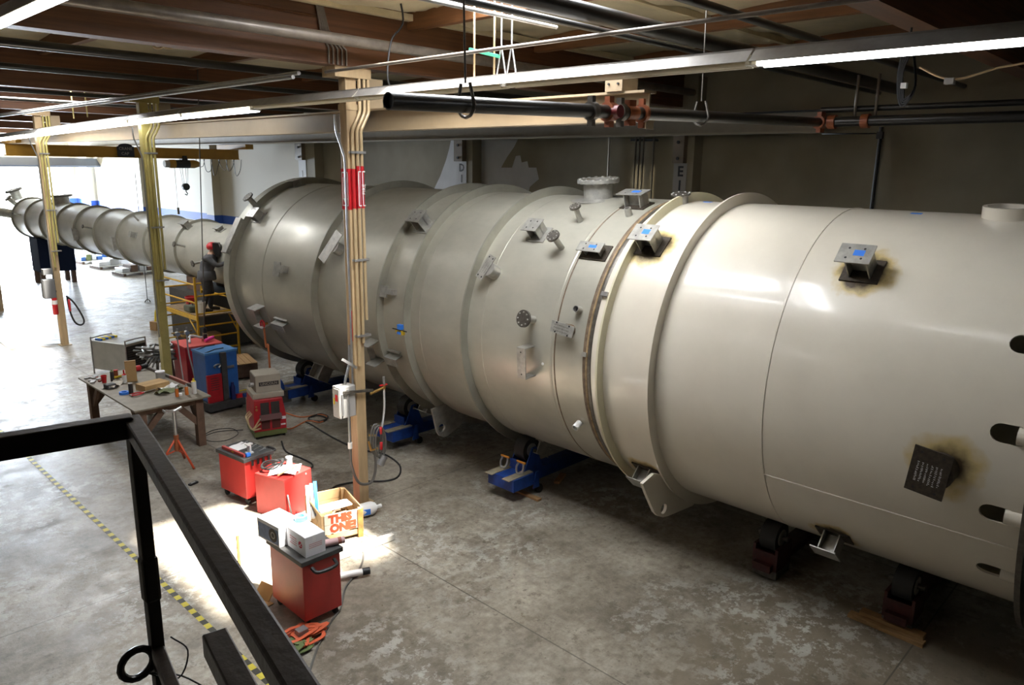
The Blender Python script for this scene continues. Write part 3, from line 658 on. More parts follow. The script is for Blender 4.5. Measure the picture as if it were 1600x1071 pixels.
# ================================================================ VESSEL ATTACHMENTS
def frame(y, th, r=R):
    n = Vector((math.cos(th), 0, math.sin(th))); u = Vector((math.sin(th), 0, -math.cos(th))); x = Vector((0, -1, 0))
    M = Matrix((x, u, n)).transposed().to_4x4(); return Matrix.Translation(P(y, th, r)) @ M
def fpx(px, py, r=R): return frame(*hit(px, py, r), r)
def topframe(px, th=PI/2, r=R):
    lo, hi = 0.0, 45.0
    for _ in range(50):
        m = (lo+hi)/2; c = CR.transposed() @ (P(m, th, r+.1)-Vector((0, 0, CAMZ)))
        if 800+FPX*c.x/-c.z > px: lo = m
        else: hi = m
    return frame(m, th, r)
def rot(a): return Matrix.Rotation(a, 4, 'Z')
def clip(M, bw=.36, bh=.30, tw=.32, th=.24, h=.24, mbase='steel_clip', mtop='steel_clip', tape=False, tilt=0.0, holes=4):
    """bracket: pad plate on the shell, two webs, and a drilled top plate"""
    b = vbuild(MB().at(M).box(-bw/2, bw/2, -bh/2, bh/2, -.02, .014), 'bracket', mbase)
    vbuild(MB().at(M).box(-tw*.32, -tw*.32+.014, -th*.42, th*.42, .01, h).box(-tw*.32, tw*.32, -.007, .007, .01, h).box(tw*.32-.014, tw*.32, -th*.42, th*.42, .01, h), 'web', mtop, b)
    Mt = M @ Matrix.Translation((-.03, 0, h)) @ Matrix.Rotation(tilt, 4, 'X')
    tp = vbuild(MB().at(Mt).box(-tw/2, tw/2, -th/2, th/2, 0, .014), 'top_plate', mtop, b)
    if holes:
        q = MB().at(Mt)
        for i in (-1, 1):
            for j in (-1, 1): q.cyl((i*tw*.22, j*th*.26, .0142), (i*tw*.22, j*th*.26, .0155), .013, n=10)
        vbuild(q, 'bolt_hole', 'black_paint', b)['kind'] = 'stuff'
    if tape: vbuild(MB().at(Mt).box(-tw*.05, tw*.26, -th*.12, th*.18, .0145, .016), 'masking_tape', 'blue_tape', b)
    return b
burn = mat('burnt_plate', (0.065, 0.05, 0.035), 0.6, metal=0.3, var=0.5, scale=20)
clip(fpx(1348, 424), .40, .32, .36, .26, .27, 'burnt_plate', 'steel_clip', True)
clip(fpx(1019, 385), .42, .34, .36, .28, .25, 'burnt_plate', 'steel_clip', True)
clip(fpx(843, 367), .34, .3, .30, .25, .2)
clip(fpx(664, 354), .4, .32, .36, .28, .25)
clip(fpx(405, 340), .4, .3, .36, .26, .18)
clip(fpx(462, 291), .4, .3, .36, .26, .14)
clip(fpx(995, 322), .42, .3, .44, .26, .2, 'burnt_plate', 'steel_clip', True)
clip(fpx(931, 395), .46, .26, .42, .16, .12, 'burnt_plate', 'steel_clip', True)
clip(fpx(1304, 836), .40, .26, .30, .28, .24, 'burnt_plate', holes=0)
clip(fpx(1012, 735), .42, .26, .32, .28, .22, 'burnt_plate', holes=0)
clip(fpx(842, 692), .36, .24, .40, .30, .22, holes=0)
clip(fpx(668, 640), .36, .24, .40, .30, .2, holes=0)
clip(fpx(506, 572), .42, .3, .6, .34, .32, holes=0)
# small flat clips with a block, open channels and angles
def tab(M, w=.34, h=.26):
    b = vbuild(MB().at(M).box(-w/2, w*.12, -h/2, h/2, .09, .105), 'tab', 'steel_clip')
    vbuild(MB().at(M).box(w*.12, w*.5, -h*.18, h*.30, -.02, .12), 'block', 'steel_clip', b)
tab(fpx(442, 422), .42, .3); tab(fpx(610, 457), .36, .2)
b = vbuild(MB().at(fpx(527, 391) @ rot(-.35)).box(-.14, .14, -.32, .32, .16, .175), 'tab_plate', 'steel_clip'); vbuild(MB().at(fpx(532, 391)).cyl((0, 0, -.02), (0, 0, .16), .12, n=16), 'stub', 'steel_clip', b)
def channel(M, L=.42, w=.14, h=.2, m='steel_clip'):
    b = vbuild(MB().at(M).box(-w/2, w/2, -L/2, L/2, h-.014, h), 'channel', m)
    vbuild(MB().at(M).box(-w/2, w/2, L/2-.014, L/2, -.03, h-.014), 'arm', m, b); vbuild(MB().at(M).box(-w/2, w/2, -L/2, -L/2+.014, -.03, h-.014), 'arm', m, b)
    q = MB().at(M).cyl((0, L*.36, h), (0, L*.36, h+.002), .012, n=8).cyl((0, -L*.36, h), (0, -L*.36, h+.002), .012, n=8); vbuild(q, 'bolt_hole', 'black_paint', b)['kind'] = 'stuff'
channel(fpx(829, 563), .46, .16, .2)
def openchannel(M, L, w, h):
    b = vbuild(MB().at(M).box(-w/2, w/2, L/2-.016, L/2, -.03, h), 'shelf_clip', 'steel_clip'); vbuild(MB().at(M).box(-w/2, w/2, -L/2, -L/2+.016, -.03, h), 'shelf', 'steel_clip', b)
    vbuild(MB().at(M).box(-w/2, -w/2+.016, -L/2, L/2, -.03, h*.5), 'backplate', 'steel_clip', b)
openchannel(fpx(412, 491), .44, .38, .24); openchannel(fpx(590, 546), .42, .3, .26)
def angle(M, w=.42):
    b = vbuild(MB().at(M).box(-w/2, w/2, .06, .075, -.02, .16), 'angle_clip', 'steel_clip'); vbuild(MB().at(M).box(-w/2, w/2, -.08, .06, .145, .16), 'lip', 'steel_clip', b); vbuild(MB().at(M).box(-w/2, w/2, .13, .145, -.02, .05), 'rib', 'steel_clip', b)
angle(fpx(443, 507), .5); angle(fpx(621, 559), .34)
# nozzles
def nozzle(M, r, h, fr=None, ft=.03, m='steel_clip', mf='steel_dark', pad=0, open_=False, bolts=8):
    b = vbuild(MB().at(M).pipe((0, 0, -.05), (0, 0, h), r, r*.82, 24), 'nozzle', m)
    if fr:
        vbuild(MB().at(M).lathe([(r*.82, h), (fr, h), (fr, h+ft), (r*.82, h+ft)], (0, 0, 0), (0, 0, 1), 32, closed=True) if open_ else MB().at(M).cyl((0, 0, h), (0, 0, h+ft), fr, n=28), 'flange', mf, b)
        q = MB().at(M)
        for k in range(bolts): t = 2*PI*k/bolts; rr = (r+fr)/2*1.04; q.cyl((rr*math.cos(t), rr*math.sin(t), h-.012), (rr*math.cos(t), rr*math.sin(t), h+ft+.012), fr*.09, n=6)
        vbuild(q, 'flange_bolts', 'steel_clip', b)['kind'] = 'stuff'
    else: vbuild(MB().at(M).cyl((0, 0, .02), (0, 0, .03), r*.83, n=20), 'bore', 'black_paint', b)
    if pad: vbuild(MB().at(M).lathe([(r, .0), (pad, -.012), (pad, -.0), (r, .02)], (0, 0, 0), (0, 0, 1), 36, closed=True), 'pad', mf, b)
    return b
nozzle(fpx(878, 388), .045, .26, .10); nozzle(fpx(907, 346), .04, .24, .085); nozzle(fpx(834, 500), .055, .2, .125, .035)
nozzle(fpx(906, 485), .05, .1); nozzle(fpx(906, 661), .05, .12, m='sign_white'); nozzle(fpx(983, 337), .05, .12)
nozzle(fpx(404, 326), .06, .34, .13)
Mt = topframe(935, PI*.53); nozzle(Mt @ Matrix.Translation((0, 0, -.02)), .235, .26, .33, .055, 'steel_clip', 'steel_clip', .45, True, 16)
Mt = topframe(1577, PI*.53); nozzle(Mt, .25, .12, m='primer_white')
Mt = topframe(1064, PI*.55); nozzle(Mt, .10, .12, .14, .02)
# trunnion pads: plate on a short pipe
def trunnion(M, pr, w, h, off, mp, mr, a=0.0, z=.17, scr=None):
    b = vbuild(MB().at(M).cyl((0, 0, -.05), (0, 0, z), pr, n=24), 'trunnion', mr)
    Mp = M @ Matrix.Translation((off[0], off[1], z)) @ rot(a)
    vbuild(MB().at(Mp).box(-w/2, w/2, -h/2, h/2, 0, .014), 'plate', mp, b)
    if scr:
        q = MB().at(Mp); rnd = random.Random(3)
        nl = scr[1]
        for i in range(nl):                                   # rows of chalked characters, too worn to read
            if scr[2]:
                xx = w*(.30-.60*i/(nl-1)); yy = h*.18
                while yy > -h*.26:
                    l = rnd.uniform(.008, .02); q.box(xx-.012*rnd.uniform(.5, 1), xx+.012*rnd.random(), yy-.005, yy, .0142, .0152); yy -= l*.8+.006
            else:
                yy = h*(.2-.5*i/max(1, nl-1)); xx = -w*.36
                while xx < w*.3:
                    l = rnd.uniform(.008, .02); q.box(xx, xx+l*.5, yy-.012*rnd.random(), yy+.012, .0142, .0152); xx += l+.006
        vbuild(q, 'chalk_marks', scr[0], b)['kind'] = 'stuff'
        q = MB().at(Mp)
        for i in (-1, 1):
            for j in (-1, 1): q.cyl((i*w*.28, j*h*.40, .0142), (i*w*.28, j*h*.40, .0155), .014, n=10)
        vbuild(q, 'bolt_hole', 'black_paint', b)['kind'] = 'stuff'
trunnion(fpx(774, 427), .11, .16, .40, (-.06, .02), 'steel_clip', 'steel_clip', -.32, scr=('steel_dark', 3, True))
trunnion(fpx(892, 516), .08, .40, .16, (-.05, 0), 'steel_clip', 'seam_brown', -.1, .12, scr=('steel_dark', 3, False))
trunnion(fpx(1472, 730), .15, .34, .48, (-.06, .0), 'burnt_plate', 'burnt_plate', -.12, .2, scr=('sign_white', 6, True))
# lifting lugs standing in the plane of the rings
def lug(px, y, hole, hr, m, t=.045):
    pts = [W(a, b, Y=y) for a, b in px]; c = W(*hole, Y=y); n = len(pts)
    inner = [c+Vector((hr*math.cos(2*PI*k/16), 0, hr*math.sin(2*PI*k/16))) for k in range(16)]
    b = bmesh.new(); lay = []
    for dy in (-t/2, t/2):
        o = [b.verts.new(p+Vector((0, dy, 0))) for p in pts]; i = [b.verts.new(p+Vector((0, dy, 0))) for p in inner]; lay.append((o, i))
        eo = [b.edges.new((o[k], o[(k+1) % n])) for k in range(n)]; ei = [b.edges.new((i[k], i[(k+1) % 16])) for k in range(16)]
        bmesh.ops.triangle_fill(b, edges=eo+ei, use_beauty=True)
    for k in range(n): b.faces.new((lay[0][0][k], lay[0][0][(k+1) % n], lay[1][0][(k+1) % n], lay[1][0][k]))
    for k in range(16): b.faces.new((lay[0][1][k], lay[0][1][(k+1) % 16], lay[1][1][(k+1) % 16], lay[1][1][k]))
    bmesh.ops.recalc_face_normals(b, faces=b.faces); I = wmat(vt).inverted()
    for v in b.verts: v.co = I @ v.co
    me = bpy.data.meshes.new('lifting_lug'); b.to_mesh(me); b.free(); o = bpy.data.objects.new('lifting_lug', me); COL.objects.link(o); o.parent = vt; me.materials.append(MATS[m])
lug([(1002, 756), (1008, 772), (1020, 800), (1026, 806), (1034, 808), (1042, 806), (1080, 790), (1100, 770), (1060, 745), (1020, 740)], YW2+.1, (1035, 795), .075, 'primer_white')
lug([(674, 640), (682, 675), (686, 681), (692, 683), (698, 681), (719, 664), (730, 650), (700, 630)], ringY(630, 2.26)-.03, (689, 669), .08, 'steel_clip')
# longitudinal weld bead on the white section, tape marks, centre mark
y, th = hit(1193, 741); q = [P(3.54-k*.25, th, R+.002) for k in range(11)]
vbuild(MB().tube(q, .009, 6), 'weld_bead', 'primer_white')
for px, py in ((1106, 316), (1432, 334)): vbuild(MB().at(fpx(px, py)).box(-.06, .06, -.03, .03, -.01, .004), 'masking_tape', 'blue_tape')
vbuild(MB().at(fpx(848, 569)).cyl((0, 0, -.01), (0, 0, .004), .022, n=16).cyl((0, 0, .004), (0, 0, .0046), .007, n=10), 'target_dot', 'sign_white')
vbuild(MB().at(fpx(947, 461)).box(-.05, .05, -.03, .03, 0, .05), 'joint_dog', 'galv'); vbuild(MB().at(fpx(914, 554)).box(-.04, .04, -.03, .03, 0, .03), 'joint_dog', 'steel_clip')
# a flat bar bracket on the edge of the end flange
vbuild(MB().at(fpx(366, 360, 2.3)).box(-.12, .12, -.55, .3, -.05, .03), 'flange_bar', 'steel_clip')
# fittings of the narrow end
def npx(px, py): return fpx(px, py, RS)
for px, py, r, h, fr in ((144, 357, .03, .3, .07), (289, 385, .03, .3, .08), (317, 409, .035, .28, .09), (33, 336, .03, .3, .06), (216, 345, .03, .22, None)):
    if fr: nozzle(npx(px, py), r, h, fr, .03, bolts=4)
    else: nozzle(npx(px, py), r, h)
clip(npx(294, 356), .3, .2, .4, .2, .2, holes=0); clip(npx(121, 366), .2, .3, .14, .5, .16, holes=0); clip(npx(184, 380), .2, .3, .14, .5, .16, holes=0); clip(npx(344, 360), .4, .2, .3, .2, .1, holes=0); clip(npx(211, 368), .3, .2, .2, .2, .15, holes=0)
Mt = topframe(95, PI*.52, RS); nozzle(Mt, .32, .25, .45, .06)
Mt = topframe(26, PI*.6, RS); nozzle(Mt, .22, .35, .36, .08); nozzle(frame(YT+.2, PI*.93, RS*.6) , .2, .9, .3, .1); nozzle(frame(YT+.3, PI*.75, RS*.6), .1, .7, .16, .06)
# ---------------------------------------------------------------- things clamped to the vessel
M = fpx(628, 516, 2.26)
qc = thing('quick_clamp', 'blue and black quick clamp gripping a ring of the vessel', 'clamp'); qc.matrix_world = M; qc.location = M.translation; qc.rotation_euler = M.to_euler()
MB().box(-.22, .16, -.008, .008, .02, .035).build('clamp_bar', MATS['black_paint'], qc)
MB().box(-.08, .02, -.07, -.03, .0, .05).box(-.05, .05, .02, .10, .0, .06).build('jaw', MATS['blue_tape'], qc)
MB().box(-.16, -.02, -.06, -.02, -.03, .02).box(.03, .08, -.07, .0, 0, .05).build('grip', mat('clamp_yellow', (.6, .4, .02), .5), qc)
M = fpx(410, 507, R+.16)
vv = thing('hand_valve', 'red valve wheel with an orange hose hanging from a vessel clip', 'valve', M.translation)
MB().tube([(0.0, .085*math.cos(k*PI/8), .085*math.sin(k*PI/8)) for k in range(16)], .018, 8, closed=True).cyl((0, -.08, 0), (0, .08, 0), .01, n=6).cyl((0, 0, -.08), (0, 0, .08), .01, n=6).build('wheel', MATS['sign_red'], vv)
MB().cyl((0, 0, 0), (.12, 0, 0), .03, n=10).build('stem', MATS['brass'], vv)
hp_ = W(420, 552, X=vv.location.x+.05)-vv.location
MB().tube(spline([(.03, 0, -.05), (.04, -.03, -.5), hp_*.7+Vector((0.02, 0, 0)), hp_, (hp_.x, hp_.y, .02-vv.location.z)], 6), .022, 8).build('hose', mat('hose_orange', (.55, .16, .05), .5), vv)

# scorched and yellowed primer around the welded pads of the white section
def scorched():
    m = MATS['primer_white'].copy(); m.name = 'primer_white_scorched'; nt = m.node_tree; N = nt.nodes; L = nt.links; b = N['Principled BSDF']
    src = b.inputs['Base Color'].links[0].from_socket; tc = N.new('ShaderNodeTexCoord'); ns = N.new('ShaderNodeTexNoise'); ns.inputs['Scale'].default_value = 5; ns.inputs['Detail'].default_value = 5; L.new(tc.outputs['Object'], ns.inputs['Vector'])
    tot = None; I = wmat(vt).inverted()
    for px, py, r0, r1 in ((1474, 730, .14, .42), (1350, 424, .2, .40), (1021, 385, .2, .40), (1304, 836, .18, .34), (1012, 735, .18, .36)):
        d = N.new('ShaderNodeVectorMath'); d.operation = 'DISTANCE'; L.new(tc.outputs['Object'], d.inputs[0]); d.inputs[1].default_value = I @ P(*hit(px, py))
        ad = N.new('ShaderNodeMath'); ad.operation = 'MULTIPLY_ADD'; L.new(ns.outputs['Fac'], ad.inputs[0]); ad.inputs[1].default_value = .3; L.new(d.outputs['Value'], ad.inputs[2])
        mr = N.new('ShaderNodeMapRange'); L.new(ad.outputs[0], mr.inputs[0]); mr.inputs['From Min'].default_value = r0+.13; mr.inputs['From Max'].default_value = r1+.1; mr.inputs['To Min'].default_value = 1; mr.inputs['To Max'].default_value = 0; mr.clamp = True
        if tot is None: tot = mr.outputs[0]
        else: x = N.new('ShaderNodeMath'); x.operation = 'MAXIMUM'; L.new(tot, x.inputs[0]); L.new(mr.outputs[0], x.inputs[1]); tot = x.outputs[0]
    r = N.new('ShaderNodeValToRGB'); L.new(tot, r.inputs[0]); e = r.color_ramp.elements; e[0].position = 0; e[0].color = (1, 1, 1, 1); e[1].position = 1; e[1].color = (.10, .07, .04, 1); k = e.new(.45); k.color = (.85, .72, .40, 1)
    mx = N.new('ShaderNodeMix'); mx.data_type = 'RGBA'; mx.blend_type = 'MULTIPLY'; mx.inputs[0].default_value = 1; L.new(src, mx.inputs[6]); L.new(r.outputs[0], mx.inputs[7]); L.new(mx.outputs[2], b.inputs['Base Color'])
    return m
ws.data.materials[0] = scorched()
# ================================================================ ROLLERS UNDER THE VESSEL
mat('roller_blue', (0.012, 0.06, 0.30), 0.45, var=0.4, scale=6)
mat('roller_red', (0.075, 0.014, 0.012), 0.55, var=0.5, scale=6)
mat('tyre', (0.02, 0.02, 0.018), 0.6)
mat('worn_tread', (0.30, 0.26, 0.18), 0.6, var=0.3, scale=8)
mat('plank', (0.42, 0.25, 0.11), 0.7, var=0.35, scale=5, stretch=(1, 5, 5))
WR = .2; WXo = (R+WR)*.5; WZ = VZ-(R+WR)*math.cos(PI/6)
def roller(y, label, kind):
    WXo, WZ = ((R+WR)*math.sin(.35), VZ-(R+WR)*math.cos(.35)) if kind == 'red' else ((R+WR)*.5, VZ-(R+WR)*math.cos(PI/6))
    t = thing('turning_roll', label, 'roller', (VX, y, 0), 0, 'turning rolls under the vessel'); m = MATS['roller_blue' if kind != 'red' else 'roller_red']
    MB().box(*((-1.5, 1.5) if kind != 'red' else (-1.1, 1.1)), -.12, .12, .14, .34 if kind != 'red' else .24).build('base_beam', m, t)
    for s in (-1, 1):
        MB().lathe([(WR*.55, -.11), (WR, -.11), (WR, .11), (WR*.55, .11)], (s*WXo, 0, WZ), (0, 1, 0), 28, closed=True).build('tyre', MATS['tyre'], t)
        MB().cyl((s*WXo, -.12, WZ), (s*WXo, .12, WZ), WR*.56, n=20).build('wheel_hub', MATS['steel_clip'], t)
        MB().cyl((s*WXo, -.2, WZ), (s*WXo, .2, WZ), .035, n=12).build('axle', MATS['steel_dark'], t)
        if kind != 'red':
            for e in (-1, 1):
                yy = e*.155
                MB().prism([(s*(WXo-.24), yy, .34), (s*(WXo+.30), yy, .34), (s*(WXo+.20), yy, .46), (s*(WXo+.05), yy, WZ+.06), (s*(WXo-.05), yy, WZ+.06)], (0, .02*e, 0)).build('cheek_plate', m, t)
            MB().box(s*(WXo+.22)-.015, s*(WXo+.22)+.015, -.15, .15, .34, .56).build('cross_plate', m, t)
            MB().box(min(s*1.3, s*1.78), max(s*1.3, s*1.78), -.30, .28, .20, .40).build('end_box', m, t)
            for e in (-.27, .12): MB().box(min(s*1.28, s*1.86), max(s*1.28, s*1.86), e, e+.16, .40, .412).build('tread_strip', MATS['worn_tread'], t)
            for e in (-1, 1): MB().prism([(s*1.15, e*.28, .12), (s*1.30, e*.28, .12), (s*1.24, e*.28, .40), (s*1.18, e*.28, .40)], (0, .02*e, 0)).build('gusset', m, t)
            for e in (-1, 1): MB().cyl((s*1.12, e*.22, .07), (s*1.12, e*.29, .07), .07, n=14).box(s*1.12-.03, s*1.12+.03, e*.25-.05, e*.25+.05, .07, .14).build('caster', MATS['tyre'], t)
        else:
            MB().box(s*WXo-.22, s*WXo+.22, -.17, -.135, .14, .46).box(s*WXo-.22, s*WXo+.22, .135, .17, .14, .46).box(s*WXo-.22, s*WXo-.19, -.135, .135, .14, .38).box(s*WXo+.19, s*WXo+.22, -.135, .135, .14, .38).build('cradle', m, t)
            MB().box(s*WXo-.2, s*WXo+.2, -.17, .17, .02, .14).build('foot', MATS['steel_dark'], t)
    return t
r1 = roller(14.9, 'blue turning roll with a drive motor beside the red welder', 'blue')
roller(11.15, 'blue turning roll just right of the nearest column', 'blue')
r3 = roller(8.0, 'blue turning roll with shackles, standing on an orange plank', 'blue')
r4 = roller(3.82, 'dark red roller cradle left of the white bottom bracket', 'red')
r5 = roller(2.16, 'dark red roller cradle on timber boards at the lower right', 'red')
for k in (r4, r5):
    k.location.z = .0
# drive motor of the first roll
MB().lathe([(.02, 0), (.10, .01), (.12, .05), (.12, .16), (.16, .18), (.17, .42), (.14, .46), (.2, .5), (.2, .62)], (-2.45, -.02, .42), (1, 0, -.0), 20).build('gear_motor', MATS['roller_blue'], r1)
MB().cyl((-2.7, -.02, .42), (-2.4, -.02, .42), .05, n=12).build('motor_shaft', MATS['roller_blue'], r1)
MB().cyl((-2.1, -.02, .52), (-2.1, -.02, .68), .09, n=16).build('terminal_cover', MATS['roller_blue'], r1)
MB().box(-2.0, -1.7, -.25, .2, .12, .42).build('motor_base', MATS['steel_dark'], r1)
# shackles hung on the third roll
for i, e in enumerate((-.18, .18)):
    sh = thing('shackle', ('right' if i == 0 else 'left')+' bow shackle hooked on the blue turning roll with the plank', 'shackle', (VX-1.48, 8.0+e, .44))
    MB().tube(spline([(0, -.05, .16), (-.03, -.075, .08), (-.05, -.05, .0), (-.055, 0, -.015), (-.05, .05, 0), (-.03, .075, .08), (0, .05, .16)], 4), .017, 8).build('bow', MATS['galv'], sh)
    MB().cyl((0, -.09, .165), (0, .09, .165), .02, n=10).build('pin', mat('pin_orange', (.5, .2, .02), .5), sh)
def plank(px, py, rz, L, w, h, label, m='plank', z=0):
    p = W(px, py, Z=z+h); o = MB().box(-L/2, L/2, -w/2, w/2, 0, h).build('plank', MATS[m]); o.location = (p.x, p.y, z); o.rotation_euler.z = rz
    return tag(o, label, 'plank', 'timber boards on the floor')
p = W(818, 773, Z=0); o = plank(822, 771, 1.55, .62, .09, .035, 'thin orange plank under the third blue turning roll')
o = plank(1384, 980, PI/2-.03, .85, .12, .045, 'lower board under the lower right roller cradle'); o = plank(1394, 972, PI/2-.03, .72, .12, .045, 'upper board under the lower right roller cradle', z=.046)
plank(875, 746, .4, .4, .1, .04, 'brown offcut lying in the shadow behind the blue turning roll')
# ================================================================ WORKSHOP EQUIPMENT
mat('cab_red', (0.50, 0.035, 0.03), 0.38, var=0.18, scale=2.5)
mat('weld_red', (0.48, 0.015, 0.025), 0.4, var=0.3, scale=5)
mat('top_black', (0.055, 0.055, 0.055), 0.6, var=0.3, scale=10)
mat('beige_panel', (0.42, 0.38, 0.31), 0.5, var=0.12)
mat('machine_blue', (0.03, 0.13, 0.42), 0.4, var=0.2, scale=4)
mat('dark_panel', (0.045, 0.038, 0.035), 0.6, var=0.3)
mat('table_steel', (0.25, 0.22, 0.17), 0.5, metal=0.2, var=0.3, scale=5)
mat('old_wood', (0.17, 0.10, 0.065), 0.8, var=0.4, scale=4)
mat('cardboard', (0.50, 0.32, 0.14), 0.8, var=0.12)
mat('carton_white', (0.80, 0.80, 0.82), 0.6, var=0.05)
mat('paper', (0.85, 0.85, 0.85), 0.8)
mat('crate_wood', (0.38, 0.25, 0.12), 0.75, var=0.3, scale=4)
mat('olive_base', (0.16, 0.19, 0.06), 0.6, var=0.3)
mat('plastic_white', (0.78, 0.78, 0.76), 0.35)
mat('orange_plastic', (0.65, 0.18, 0.03), 0.4)
mat('spray_orange', (0.26, 0.032, 0.005), 0.8)
mat('stainless', (0.5, 0.5, 0.48), 0.3, metal=0.8, var=0.15)
mat('hose_white', (0.5, 0.5, 0.5), 0.5)
def corners(l, f, r, z=0):
    """front corner, rotation, width (to the right corner) and depth (to the left corner) from three surveyed base corners"""
    F, Lc, Rc = (W(*q, Z=z) for q in (f, l, r)); d = Rc-F; rz = math.atan2(d.y, d.x); dep = abs((Lc-F).dot(Vector((-math.sin(rz), math.cos(rz), 0))))
    return F, rz, d.length, dep
# --- steel topped work table (x 4.55..5.9, y 13.5..16.5)
tb = thing('work_table', 'heavy work table with a steel top and timber legs, covered in tools', 'table', (5.22, 15.02, 0))
MB().box(-.69, .69, -1.5, 1.5, .97, 1.0).build('top', MATS['table_steel'], tb)
for sx in (-1, 1):
    for sy in (-1, 1): MB().box(sx*.52-.07, sx*.52+.07, sy*1.3-.07, sy*1.3+.07, 0, .97).build('leg', MATS['old_wood'], tb)
for sx in (-1, 1):
    for sy in (-1, 1): MB().bar((sx*.52, sy*1.26, .45), (sx*.52, sy*.86, .93), .06, .11, (0, 1, 0)).build('brace', MATS['old_wood'], tb)
for sy in (-1, 1):
    for sx in (-1, 1): MB().bar((sx*.50, sy*1.3, .45), (sx*.1, sy*1.3, .90), .06, .11, (1, 0, 0)).build('brace', MATS['old_wood'], tb)
    MB().box(-.52, .52, sy*1.3-.05, sy*1.3+.05, .84, .97).build('cross_beam', MATS['old_wood'], tb)
TZ = 1.0
def ontab(name, label, cat, px, py, build, rz=0, z=TZ):
    p = W(px, py, Z=z); t = thing(name, label, cat, (p.x, p.y, z), rz); build(t); return t
def can(r, h, m, lid=None, lidm='galv', neck=None):
    def f(t):
        MB().cyl((0, 0, 0), (0, 0, h), r, n=18).build('body', MATS[m], t)
        if neck: MB().lathe([(r, h), (neck[0], h+neck[1]), (neck[0], h+neck[1]+neck[2])], (0, 0, 0), (0, 0, 1), 16).build('neck', MATS[lidm], t)
        elif lid: MB().cyl((0, 0, h), (0, 0, h+lid), r*1.04, n=18).build('lid', MATS[lidm], t)
    return f
def carton(w, d, h, m='cardboard', flap=True):
    def f(t):
        MB().box(-w/2, w/2, -d/2, d/2, 0, h).build('body', MATS[m], t, bevel=.004)
        if flap: MB().box(-w/2, w/2, -.012, .012, h, h+.002).build('tape_seam', MATS['plank'], t)
    return f
ontab('cup', 'red plastic cup on the work table', 'cup', 163, 598, lambda t: (MB().lathe([(.04, 0), (.055, .14), (.05, .14), (.037, .01)], (0, 0, 0), (0, 0, 1), 18, closed=True).build('body', MATS['sign_red'], t), MB().lathe([(.055, .135), (.059, .14), (.055, .145)], (0, 0, 0), (0, 0, 1), 18, closed=True).build('rim', MATS['sign_red'], t)))
ontab('spray_can', 'dark green spray can between the red cup and the white bottle', 'can', 176, 596, can(.035, .2, 'dark_panel', neck=(.012, .02, .02), lidm='olive_base'))
ontab('spray_can', 'orange red tin behind the dark spray can', 'can', 182, 591, can(.04, .16, 'pipe_orange', lid=.01, lidm='sign_red'))
ontab('spray_bottle', 'white squeeze bottle with a red cap on the work table', 'bottle', 195, 598, can(.045, .16, 'plastic_white', neck=(.014, .03, .07), lidm='sign_red'))
ontab('yellow_tool', 'yellow handled tool lying behind the white bottle', 'tool', 186, 591, lambda t: (MB().tube([(-.12, 0, .03), (.1, .02, .03)], .026, 8).build('handle', mat('tool_yellow', (.6, .45, .02), .5), t), MB().box(.1, .2, -.01, .05, .02, .04).build('head', MATS['steel_dark'], t)))
def upright(t): MB().box(-.10, .10, -.03, .03, 0, .42).build('body', MATS['cardboard'], t); MB().box(-.10, .10, -.032, .032, .41, .425).build('edge', MATS['plank'], t)
ontab('carton', 'tall narrow cardboard box standing upright on the work table', 'box', 206, 596, upright, -.3)
ontab('carton', 'flat tan cardboard box lying on the work table', 'box', 239, 607, carton(.50, .34, .12), .18)
ontab('coffee_tin', 'pale lidded tin near the back of the work table', 'tin', 251, 592, can(.09, .14, 'box_grey', .02, 'carton_white'))
ontab('red_ball_tool', 'red and black grinder at the far end of the work table', 'tool', 216, 580, lambda t: (MB().lathe([(.02, -.07), (.06, -.04), (.06, .04), (.02, .07)], (0, 0, .06), (1, 0, 0), 14).build('body', MATS['sign_red'], t), MB().cyl((.07, 0, .07), (.2, .02, .08), .05, n=12).build('motor', MATS['rubber'], t)))
ontab('spray_bottle', 'left orange bottle at the near right end of the work table', 'bottle', 277, 620, can(.032, .16, 'orange_plastic', neck=(.018, .02, .03)))
ontab('spray_bottle', 'right orange bottle at the near right end of the work table', 'bottle', 292, 617, can(.032, .16, 'orange_plastic', neck=(.018, .02, .03)))
ontab('spray_bottle', 'tall white aerosol can at the right corner of the work table', 'can', 304, 615, can(.045, .24, 'plastic_white', neck=(.016, .02, .035), lidm='tool_yellow'))
ontab('cap', 'small white cap between the two orange bottles', 'cap', 282, 618, lambda t: MB().lathe([(.035, 0), (.03, .04), (.005, .05)], (0, 0, 0), (0, 0, 1), 14).build('shell', MATS['plastic_white'], t))
ontab('tape_roll', 'roll of blue tape on the work table', 'tape', 194, 616, lambda t: MB().lathe([(.05, 0), (.085, 0), (.085, .045), (.05, .045)], (0, 0, 0), (0, 0, 1), 20, closed=True).build('roll', MATS['blue_tape'], t))
ontab('gauge_box', 'small dark grey instrument box near the left edge of the work table', 'box', 172, 607, lambda t: (MB().box(-.09, .09, -.07, .07, 0, .09).build('body', MATS['top_black'], t, bevel=.01), MB().box(-.06, .06, -.072, -.069, .02, .07).build('face', MATS['box_grey'], t)), .2)
ontab('spray_can', 'dark can standing left of the flat cardboard box', 'can', 205, 615, can(.04, .19, 'dark_panel', .015, 'galv'))
def pliers(t):
    MB().tube(spline([(-.02, .03, .03), (.1, .07, .03), (.22, .02, .03)], 4), .014, 8).tube(spline([(-.02, -.03, .03), (.1, -.07, .03), (.22, -.02, .03)], 4), .014, 8).build('grips', MATS['sign_red'], t)
    MB().box(-.03, .01, -.03, .03, .015, .04).bar((.2, 0, .03), (.48, .02, .03), .03, .012).build('jaws', MATS['galv'], t)
ontab('pliers', 'red handled pliers at the near edge of the work table', 'tool', 206, 620, pliers, .15)
